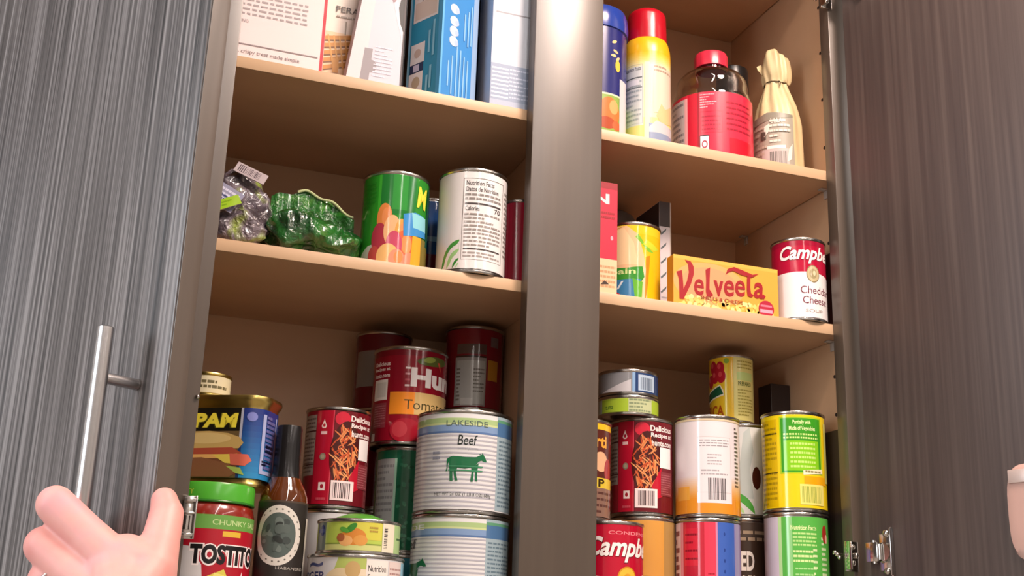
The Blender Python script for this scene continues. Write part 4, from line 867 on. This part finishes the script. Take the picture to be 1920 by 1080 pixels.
K = tag(empty('spray_can', (0.1705, 0.070, Z1R), face_cam(0.1705, 0.070)), 'yellow aerosol can with a red cap and white text panels', 'spray can')
lathe('can_body', [(0, 0.002), (0.026, 0), (0.0288, 0.001), (0.0288, 0.128), (0.0280, 0.136), (0.0262, 0.143), (0.0238, 0.1475), (0, 0.1475)], mat('golden_yellow', '#f0b418', 0.28), K, 72)
lathe('cap', [(0.0240, 0.1462), (0.0246, 0.1465), (0.0243, 0.160), (0.0236, 0.180), (0.0228, 0.1845), (0.0205, 0.187), (0, 0.1872)], mat('cap_red', '#b80c22', 0.25), K, 72)
A = Art(0.0289, 0.128, True, gloss=0.25)
A.rect(-2, 0.01, 2, 0.98, '#ece2b4'); A.grad(-2, 0.84, 2, 0.98, '#efe3ac', '#f0b418', 8); A.rect(-2, 0.01, 2, 0.3, '#e8df8c')
A.rect(-0.96, 0.22, -0.12, 0.82, '#d2d6d8'); A.frame(-0.92, 0.24, -0.16, 0.84, '#9aa4a8', 0.0003); A.text('Nutrition Facts', -0.85, 0.78, -0.22, 0.82, '#4a4c50', 0.01); A.rect(-0.9, 0.7, -0.18, 0.712, '#5c6468'); A.rect(-0.9, 0.6, -0.18, 0.61, '#6c7478'); A.para(-0.88, 0.26, -0.2, 0.69, '#a4aeb4', 9, 0.4, 2); A.rect(-0.86, 0.63, -0.3, 0.685, '#e4e4ec')
A.rect(-0.08, 0.02, 0.14, 0.86, '#f2ecc8'); A.rect(0.3, 0.35, 0.98, 0.82, '#e8ccb8'); A.para(0.3, 0.76, 0.95, 0.84, '#a8907c', 2, 0.5, 3); A.poly([(0.4, 0.32), (0.6, 0.45), (0.75, 0.4), (1.0, 0.5), (1.1, 0.3), (0.6, 0.24)], '#d8c08c')
A.rect(0.1, 0.02, 1.2, 0.24, '#8a98b4'); A.poly([(0.1, 0.2), (0.4, 0.27), (0.9, 0.24), (1.1, 0.2), (1.1, 0.15), (0.1, 0.15)], '#c0c4c8'); A.ell(-0.8, 0.04, 0.2, 0.02, '#3c3424')
A.into('label', K, cyl_map(0.0289))
# big clear jar with red label
K = tag(empty('plastic_jar', (0.2701, 0.090, Z1R), face_cam(0.2701, 0.090)), 'large clear jar with red cap and red wrap label, nearly empty', 'jar')
o_ = [(0, 0), (0.044, 0), (0.048, 0.003), (0.0495, 0.010), (0.0495, 0.080), (0.0490, 0.092), (0.0470, 0.1005), (0.0450, 0.1055), (0.0448, 0.1135), (0.0435, 0.1215), (0.038, 0.1295), (0.0265, 0.1355), (0.0192, 0.138), (0.0184, 0.154)]
i_ = [(max(r - 0.0013, 0), z if z > 0.004 else 0.003) for r, z in reversed(o_)]
lathe('jar_body', o_ + i_, mat('thin_clear_plastic', '#efe8e2', 0.04, Transmission_Weight=1.0, IOR=1.12, Coat_Weight=1.0, Coat_Roughness=0.03), K, 96)
lathe('cap', [(0.0196, 0.1425), (0.0208, 0.143), (0.0208, 0.1595), (0.0196, 0.162), (0.0, 0.162)], mat('cap_coral', '#d83048', 0.3), K, 60, fn=lambda r, z, a: (r + (0.00025 * cos(a * 48) if r > 0.0207 else 0), z))
A = Art(0.0500, 0.1, True, gloss=0.28)
A.rect(-2, 0.03, 2, 0.90, '#dc2c48'); A.rect(-1.2, 0.03, -0.64, 0.86, '#cfc6cc'); A.para(-0.96, 0.05, -0.68, 0.84, '#86808c', 10, 0.45, 4); A.rect(-0.65, 0.03, -0.58, 0.86, '#f0b4bc'); A.rect(-0.56, 0.03, -0.34, 0.90, '#c81034'); A.rect(-0.34, 0.03, -0.30, 0.90, '#9c1028')
A.para(-0.28, 0.68, 0.12, 0.88, '#f4a4b0', 6, 0.4, 2); A.frame(-0.28, 0.36, 0.25, 0.64, '#a81c38', 0.0003); A.para(-0.24, 0.38, 0.2, 0.6, '#a81c38', 4, 0.35, 5)
A.rect(-0.29, 0.10, -0.06, 0.33, '#2c1820'); A.rect(-0.275, 0.115, -0.075, 0.315, '#f0dce0'); A.ring(-0.175, 0.21, 0.07, 0.05, 0.35, '#a02840'); A.text('NET WT', 0.1, 0.05, 0.7, 0.09, '#f4c4cc')
A.para(0.35, 0.38, 0.9, 0.8, '#a41832', 6, 0.3, 7); A.rect(0.42, 0.08, 0.92, 0.3, '#c4102c')
A.into('label', K, cyl_map(0.0500))
# black capped bottle behind the jar
K = tag(empty('small_bottle', (0.3445, 0.166, Z1R), 0), 'pale bottle with a black cap standing behind the clear jar', 'bottle')
lathe('bottle_body', [(0, 0), (0.0265, 0), (0.028, 0.002), (0.028, 0.128), (0.026, 0.142), (0.018, 0.152), (0, 0.153)], mat('cream_plastic', '#b8a078', 0.35), K, 48)
lathe('cap', [(0.0182, 0.153), (0.0215, 0.1535), (0.0215, 0.185), (0.0205, 0.192), (0.017, 0.1945), (0, 0.195)], BLACKP, K, 48)
# paper wrapped bottle
WX, WY = 0.3575, 0.080
K = tag(empty('wrapped_bottle', (WX, WY, Z1R), face_cam(WX, WY), 0, 0), 'small bottle wrapped in gathered cream paper tied at the neck', 'bottle')
def fold(r, z, a):
    if r < 0.002: return r, z
    q = min(1, max(0, (z - 0.02) / 0.1)); n1 = noise.noise(Vector((cos(a) * 1.6, sin(a) * 1.6, z * 9)))
    tw = a + 7 * max(0, z - 0.09)
    top = 1 if z > 0.137 else 0
    rr = r * (1 + 0.05 * cos(9 * tw) * (0.35 + q) + 0.05 * n1 + top * 0.10 * cos(3 * a + 1) + top * 0.06 * cos(7 * a))
    return rr, z + top * 0.004 * cos(2 * a + 0.7)
P_ = [(0, 0), (0.029, 0), (0.0305, 0.003)] + [(0.0307 - 0.0002 * k, 0.01 + 0.008 * k) for k in range(9)] + [(0.0280, 0.082), (0.0262, 0.092), (0.0238, 0.102), (0.0208, 0.111), (0.0180, 0.119), (0.0158, 0.126), (0.0143, 0.131), (0.0135, 0.1345), (0.0150, 0.138), (0.0165, 0.143), (0.0172, 0.149), (0.0172, 0.156), (0.0168, 0.163), (0.0160, 0.170), (0.0142, 0.1755), (0.0105, 0.178), (0.008, 0.1765), (0.005, 0.1745), (0, 0.174)]
PAPER = mat('cream_wrap_paper', '#d8c294', 0.42); tt = NT(PAPER)
nz = tt.n('ShaderNodeTexNoise', Scale=1.0, Detail=4.0); tt.l(tt.coord((90, 90, 30)), nz.inputs[0]); tt.bump(nz.outputs[0], 0.7, 0.002)
lathe('paper_wrap', P_, PAPER, K, 120, 50, fold)
bm = bmesh.new(); n = 40; pts = [(0.0142 * cos(2 * pi * k / n), 0.0142 * sin(2 * pi * k / n), 0.1345 + 0.0012 * sin(4 * pi * k / n)) for k in range(n + 1)]
tube_bm(bm, pts, 0.0008, 8); tube_bm(bm, [(0.004, -0.0145, 0.1345), (0.006, -0.018, 0.131), (0.005, -0.0175, 0.126)], 0.0007, 8); finish(bm, 'tie', mat('dark_twine', '#5c4c30', 0.7), K)
bm = bmesh.new(); vs = []
for k, (a, q, z) in enumerate(((-1.5, 0.0165, 0.150), (-1.4, 0.0225, 0.157), (-1.45, 0.0235, 0.162), (-1.6, 0.0175, 0.166), (-1.55, 0.0155, 0.158))): vs.append((q * sin(a), -q * cos(a), z))
f = bm.faces.new([bm.verts.new(v) for v in vs]); r = bmesh.ops.extrude_face_region(bm, geom=[f]); 
for v in [g for g in r['geom'] if isinstance(g, bmesh.types.BMVert)]: v.co += Vector((0, 0.0012, 0))
finish(bm, 'paper_flap', PAPER, K, smooth=False)
A = Art(0.0322, 0.174, True, gloss=0.4)
A.rect(-0.98, 0.06, 0.62, 0.47, '#a39a8a'); A.rect(-0.6, 0.02, 0.42, 0.2, '#bcb0aa'); A.poly([(-0.98, 0.44), (-0.4, 0.49), (0.62, 0.47), (0.62, 0.45), (-0.98, 0.40)], '#8a8474')
A.para(-0.3, 0.24, 0.5, 0.44, '#ddd4c4', 5, 0.45, 6); A.para(-0.9, 0.1, -0.4, 0.4, '#b8ae9c', 6, 0.4, 2); A.rect(-0.62, 0.28, -0.44, 0.34, '#4c463c'); A.poly([(-0.5, 0.3), (-0.3, 0.34), (-0.3, 0.4), (-0.5, 0.38)], '#e8e0d0')
A.text('ULLA', -0.25, 0.40, 0.2, 0.44, '#e8e0d0', 0.01); A.rect(-0.4, 0.2, 0.3, 0.225, '#e8dcd4'); A.bars(-0.3, 0.02, 0.32, 0.18, '#6a625c', 5); A.poly([(0.34, 0.1), (0.42, 0.2), (0.55, 0.24), (0.5, 0.12)], '#e4dccc')
bmk = cyl_map(0.0322)
A.into('printed_band', K, lambda u, v, e: bmk(u, v, e) * 1.0 if v < 0.06 else Vector((bmk(u, v, e).x * (1 - (v - 0.06) * 2.2), bmk(u, v, e).y * (1 - (v - 0.06) * 2.2), v)))

# ------------------------------------------------------------ crumpled bags
def bag_mat(name, stops, scale, rough=0.18):
    m = mat(name, '#446633', rough, 0.0, Coat_Weight=1.0, Coat_Roughness=0.05); t = NT(m)
    c = t.coord((scale, scale, scale)); n1 = t.n('ShaderNodeTexNoise', Scale=1.0, Detail=3.0, Distortion=0.8); t.l(c, n1.inputs[0])
    r = t.ramp(n1.outputs[0], stops); r.color_ramp.interpolation = 'LINEAR'; t.l(r.outputs[0], t.b.inputs['Base Color'])
    n2 = t.n('ShaderNodeTexNoise', Scale=3.2, Detail=3.0, Distortion=1.5); t.l(c, n2.inputs[0]); t.bump(n2.outputs[0], 0.9, 0.004)
    return m
GREENBAG = bag_mat('green_film', [(0.30, '#0a2412'), (0.45, '#164f20'), (0.58, '#23722a'), (0.70, '#4f7f3c'), (0.82, '#93a468')], 28)
GREYBAG = bag_mat('grey_film', [(0.28, '#241f24'), (0.45, '#4c444c'), (0.56, '#756b74'), (0.66, '#8a9a4c'), (0.8, '#a4c23c')], 34)
def crumple(p, amp, f, seed):
    q = Vector(p) * f + Vector((seed, seed * 2, 3)); d = 0
    for o in range(3):
        d += (0.5 - abs(noise.noise(q * (1.9 ** o)))) * (0.55 ** o)
    return amp * (d - 0.5)
def bag(name, label, loc, a, b, c, mm, seed, amp, rot=(0, 0, 0), hull=None, nu=120, nv=80):
    root = tag(empty(name, loc), label, 'bag'); bm = bmesh.new(); M_ = Matrix.Rotation(rot[2], 3, 'Z') @ Matrix.Rotation(rot[1], 3, 'Y') @ Matrix.Rotation(rot[0], 3, 'X')
    G = {}
    for side in (1, -1):
        for i in range(nu + 1):
            for j in range(nv + 1):
                u = 2 * i / nu - 1; v = 2 * j / nv - 1; edge = (i in (0, nu) or j in (0, nv))
                if side == -1 and edge: G[(side, i, j)] = G[(1, i, j)]; continue
                t = (max(0, 1 - abs(u) ** 2.6) ** 0.55) * (max(0, 1 - abs(v) ** 2.6) ** 0.55)
                p = Vector((a * u * (1 - 0.12 * v * v), b * v * (1 - 0.16 * u * u), side * c * t))
                if hull: p = hull(p, u, v)
                nrm = Vector((p.x / a ** 2, p.y / b ** 2, p.z / c ** 2 + 0.001)).normalized()
                k = 1 if not edge else 0.4
                p = p + nrm * crumple(p, amp, 26, seed) * k + Vector((noise.noise(p * 40 + Vector((seed, 0, 0))), noise.noise(p * 40 + Vector((0, seed, 9))), noise.noise(p * 40 + Vector((5, 0, seed))))) * amp * 0.5
                G[(side, i, j)] = bm.verts.new(M_ @ p)
    for side in (1, -1):
        for i in range(nu):
            for j in range(nv):
                q = [G[(side, i, j)], G[(side, i + 1, j)], G[(side, i + 1, j + 1)], G[(side, i, j + 1)]]
                if side == -1: q.reverse()
                bm.faces.new(q)
    zmin = min(v.co.z for v in bm.verts)
    for v in bm.verts:
        v.co.z -= zmin
    o = finish(bm, 'bag_film', mm, root, ang=60); return root, zmin, M_
gb, zm, M_ = bag('snack_bag', 'crumpled glossy green plastic bag lying beside the peach can', (-0.2185, 0.078, Z2L), 0.0520, 0.040, 0.026, GREENBAG, 3.1, 0.013, (radians(8), radians(5), radians(-6)))
# upright crimped seal of the green bag
def seal(root, pts, h, thick, m, teeth=True, lean=0.0):
    bm = bmesh.new(); n = 60; rows = []
    P = [Vector(p) for p in pts]
    def at(t):
        t *= len(P) - 1; i = min(int(t), len(P) - 2); return P[i].lerp(P[i + 1], t - i)
    for s_ in (0, 1):
        for j in range(5):
            row = []
            for i in range(n + 1):
                t = i / n; p = at(t); w_ = 0.0004 * sin(t * 60) + 0.006 * noise.noise(Vector((t * 5 + j * 0.15, j * 0.4, 2.0)))
                hh = h(t) * j / 4
                row.append(bm.verts.new(p + Vector((0, w_ + s_ * thick + lean * hh, hh))))
            rows.append(row)
    for r_ in list(range(0, 4)) + list(range(5, 9)):
        for i in range(n): bm.faces.new((rows[r_][i], rows[r_][i + 1], rows[r_ + 1][i + 1], rows[r_ + 1][i]))
    for i in range(n):
        bm.faces.new((rows[4][i], rows[4][i + 1], rows[9][i + 1], rows[9][i]))
    for j in range(4):
        for e in (0, n): bm.faces.new((rows[j][e], rows[j + 1][e], rows[6 + j][e], rows[5 + j][e]))
    bmesh.ops.recalc_face_normals(bm, faces=bm.faces); return finish(bm, 'seal', m, root, ang=60)
SEAL = bag_mat('green_film_light', [(0.3, '#123f18'), (0.5, '#257426'), (0.72, '#5f9a3c')], 40)
def gtop(t): return 0.058 + 0.011 * sin(pi * t) - 0.010 * t + 0.002 * sin(t * 19)
seal(gb, [(-0.040, 0.012, 0.022), (-0.010, 0.006, 0.024), (0.018, 0.010, 0.022), (0.048, 0.002, 0.014)], gtop, 0.0007, SEAL, lean=0.12)
bm = bmesh.new(); tube_bm(bm, [(-0.040 + 0.088 * t, 0.004 + 0.12 * gtop(t), (0.024 - 0.010 * max(0, t - 0.4)) + gtop(t)) for t in [0.3 + 0.7 * k / 16 for k in range(17)]], 0.0015, 8)
finish(bm, 'seal_edge', mat('pale_film_edge', '#c4cf9c', 0.2), gb)
yb, zm, M_ = bag('snack_bag', 'crumpled grey and lime green bag with small printed panels, left end of the shelf', (-0.3045, 0.080, Z2L), 0.043, 0.050, 0.026, GREYBAG, 8.3, 0.010, (radians(68), radians(-14), radians(-12)))
# printed panels on the grey bag
def panel(root, name, c, w, h, rz, ry, artf):
    A = Art(w, h, False, 0.00005, gloss=0.2); A.layer = 1; artf(A)
    class Ex:
        mats = [ink('#b8b0b4', 0.3)]
        def __call__(s, bm, k): add_box(bm, (0, 0, 0), (w, 0.0008, h), 0, k)
    o = A.into(name, root, lambda u, v, e: Vector((u, -e, v)), extra=Ex()); o.location = c; o.rotation_euler = (radians(-18), ry, rz); return o
panel(yb, 'printed_panel', (0.000, -0.022, 0.088), 0.034, 0.013, radians(-8), radians(22), lambda A: (A.rect(0, 0, 1, 1, '#b4a8ac'), A.bars(0.1, 0.15, 0.8, 0.85, '#5a5056', 5)))
panel(yb, 'printed_panel', (-0.026, -0.032, 0.050), 0.030, 0.028, radians(-8), radians(28), lambda A: (A.rect(0, 0, 1, 1, '#8c8ca4'), A.para(0.08, 0.1, 0.9, 0.9, '#c8c8dc', 4, 0.5, 2, (0.1, 0.2)), A.para(0.1, 0.3, 0.8, 0.6, '#34406c', 2, 0.5, 4, (0.1, 0.3))))
panel(yb, 'printed_panel', (-0.026, -0.036, 0.030), 0.040, 0.012, radians(-8), radians(-24), lambda A: (A.rect(0, 0, 1, 1, '#9fc832'), A.para(0.1, 0.2, 0.8, 0.8, '#7fa828', 2, 0.5, 2)))

# ------------------------------------------------------------ the hand on the pull
HJR = {'imcp': ((-0.3858, -0.2766, -0.3298), 0.0158), 'imid': ((-0.4037, -0.2700, -0.3136), 0.0137), 'ipip': ((-0.4250, -0.2622, -0.2944), 0.0128), 'idip': ((-0.4147, -0.2188, -0.3026), 0.0075), 'itip': ((-0.4019, -0.2153, -0.3136), 0.0067), 'mmcp': ((-0.3917, -0.2786, -0.3516), 0.0159), 'mpip': ((-0.4286, -0.2588, -0.3213), 0.0130), 'mdip': ((-0.4163, -0.2163, -0.3222), 0.0093), 'mtip': ((-0.3992, -0.2166, -0.3264), 0.0078), 'rmcp': ((-0.3928, -0.2767, -0.3733), 0.0151), 'rpip': ((-0.4243, -0.2590, -0.3427), 0.0119), 'rdip': ((-0.4120, -0.2170, -0.3487), 0.0088), 'rtip': ((-0.3993, -0.2128, -0.3516), 0.0074), 'pmcp': ((-0.3916, -0.2652, -0.3931), 0.0138), 'ppip': ((-0.4140, -0.2585, -0.3723), 0.0104), 'pdip': ((-0.4070, -0.2164, -0.3733), 0.0073), 'ptip': ((-0.3980, -0.2102, -0.3747), 0.0066), 'tcmc': ((-0.3623, -0.2812, -0.3754), 0.0214), 'tmcp': ((-0.3592, -0.2795, -0.3326), 0.0162), 'tip1': ((-0.3550, -0.2716, -0.3102), 0.0126), 'ttip': ((-0.3532, -0.2636, -0.2958), 0.0117), 'ttip2': ((-0.3554, -0.2602, -0.2866), 0.0093), 'web1': ((-0.3766, -0.2752, -0.3271), 0.0159), 'wrist': ((-0.3705, -0.2861, -0.4370), 0.0284), 'arm': ((-0.3618, -0.3781, -0.5045), 0.0320), 'palm': ((-0.3766, -0.2913, -0.3629), 0.0225), 'ul': ((-0.3958, -0.2727, -0.3997), 0.0171),}
HJ = {k: v[0] for k, v in HJR.items()}; HRAD = {k: v[1] for k, v in HJR.items()}
bm = bmesh.new()
def capsule(a, b, ra, rb, n=20, steps=8):
    a, b = Vector(a), Vector(b); L = (b - a).length; d = (b - a).normalized(); x = d.orthogonal().normalized(); y = d.cross(x); prof = []
    for k in range(steps + 1):
        t = -pi / 2 + (pi / 2) * k / steps; prof.append((ra * cos(t), ra * sin(t)))
    for k in range(1, 6): q = k / 6; prof.append((ra + (rb - ra) * q, L * q))
    for k in range(steps + 1):
        t = (pi / 2) * k / steps; prof.append((rb * cos(t), L + rb * sin(t)))
    rings = [[bm.verts.new(a + d * h + (x * cos(2 * pi * j / n) + y * sin(2 * pi * j / n)) * max(r, 1e-5)) for j in range(n)] for r, h in prof]
    for A_, B_ in zip(rings, rings[1:]):
        for j in range(n): bm.faces.new((A_[j], A_[(j + 1) % n], B_[(j + 1) % n], B_[j]))
    bm.faces.new(rings[0][::-1]); bm.faces.new(rings[-1])
for chain in (('palm', 'imcp', 'imid', 'ipip', 'idip', 'itip'), ('palm', 'mmcp', 'mpip', 'mdip', 'mtip'), ('palm', 'rmcp', 'rpip', 'rdip', 'rtip'), ('ul', 'pmcp', 'ppip', 'pdip', 'ptip'), ('tcmc', 'tmcp', 'tip1', 'ttip', 'ttip2'),
              ('imcp', 'web1', 'tmcp'), ('imcp', 'mmcp'), ('mmcp', 'rmcp'), ('rmcp', 'pmcp'), ('tcmc', 'imcp'), ('tcmc', 'palm'), ('palm', 'ul'), ('tcmc', 'wrist'), ('ul', 'wrist'), ('palm', 'wrist'), ('wrist', 'arm'), ('palm', 'web1'), ('palm', 'tmcp'), ('imcp', 'tmcp')):
    for p, q in zip(chain, chain[1:]): capsule(HJ[p], HJ[q], HRAD[p], HRAD[q])
SKIN = mat('skin', '#e3a49a', 0.5, Subsurface_Weight=0.25, Subsurface_Scale=0.01); SKIN.node_tree.nodes['Principled BSDF'].inputs['Subsurface Radius'].default_value = (1.0, 0.35, 0.2)
tt = NT(SKIN); nz = tt.n('ShaderNodeTexNoise', Scale=1.0, Detail=3.0); tt.l(tt.coord((26, 26, 26)), nz.inputs[0]); rr = tt.ramp(nz.outputs[0], [(0.3, '#cd8a84'), (0.55, '#d49a92'), (0.75, '#d6949a')]); tt.l(rr.outputs[0], tt.b.inputs['Base Color'])
nz2 = tt.n('ShaderNodeTexNoise', Scale=1.0, Detail=4.0); tt.l(tt.coord((260, 260, 260)), nz2.inputs[0]); tt.bump(nz2.outputs[0], 0.12, 0.0006)
hand = finish(bm, 'person', SKIN); tag(hand, 'hand of a person gripping the long metal pull of the left door', 'person')
md = hand.modifiers.new('remesh', 'REMESH'); md.mode = 'VOXEL'; md.voxel_size = 0.0012; md.use_smooth_shade = True
ms = hand.modifiers.new('smooth', 'SMOOTH'); ms.factor = 0.6; ms.iterations = 7
# ring on the third finger
a_, b_ = Vector(HJ['rmcp']), Vector(HJ['rpip']); c_ = a_.lerp(b_, 0.93); d_ = (b_ - a_).normalized(); x_ = d_.orthogonal().normalized(); y_ = d_.cross(x_)
bm = bmesh.new(); tube_bm(bm, [c_ + (x_ * cos(2 * pi * k / 40) + y_ * sin(2 * pi * k / 40)) * 0.0136 for k in range(41)], 0.0011, 10)
rg = finish(bm, 'ring', mat('silver_ring', '#dcd4d4', 0.2, 1.0), hand)
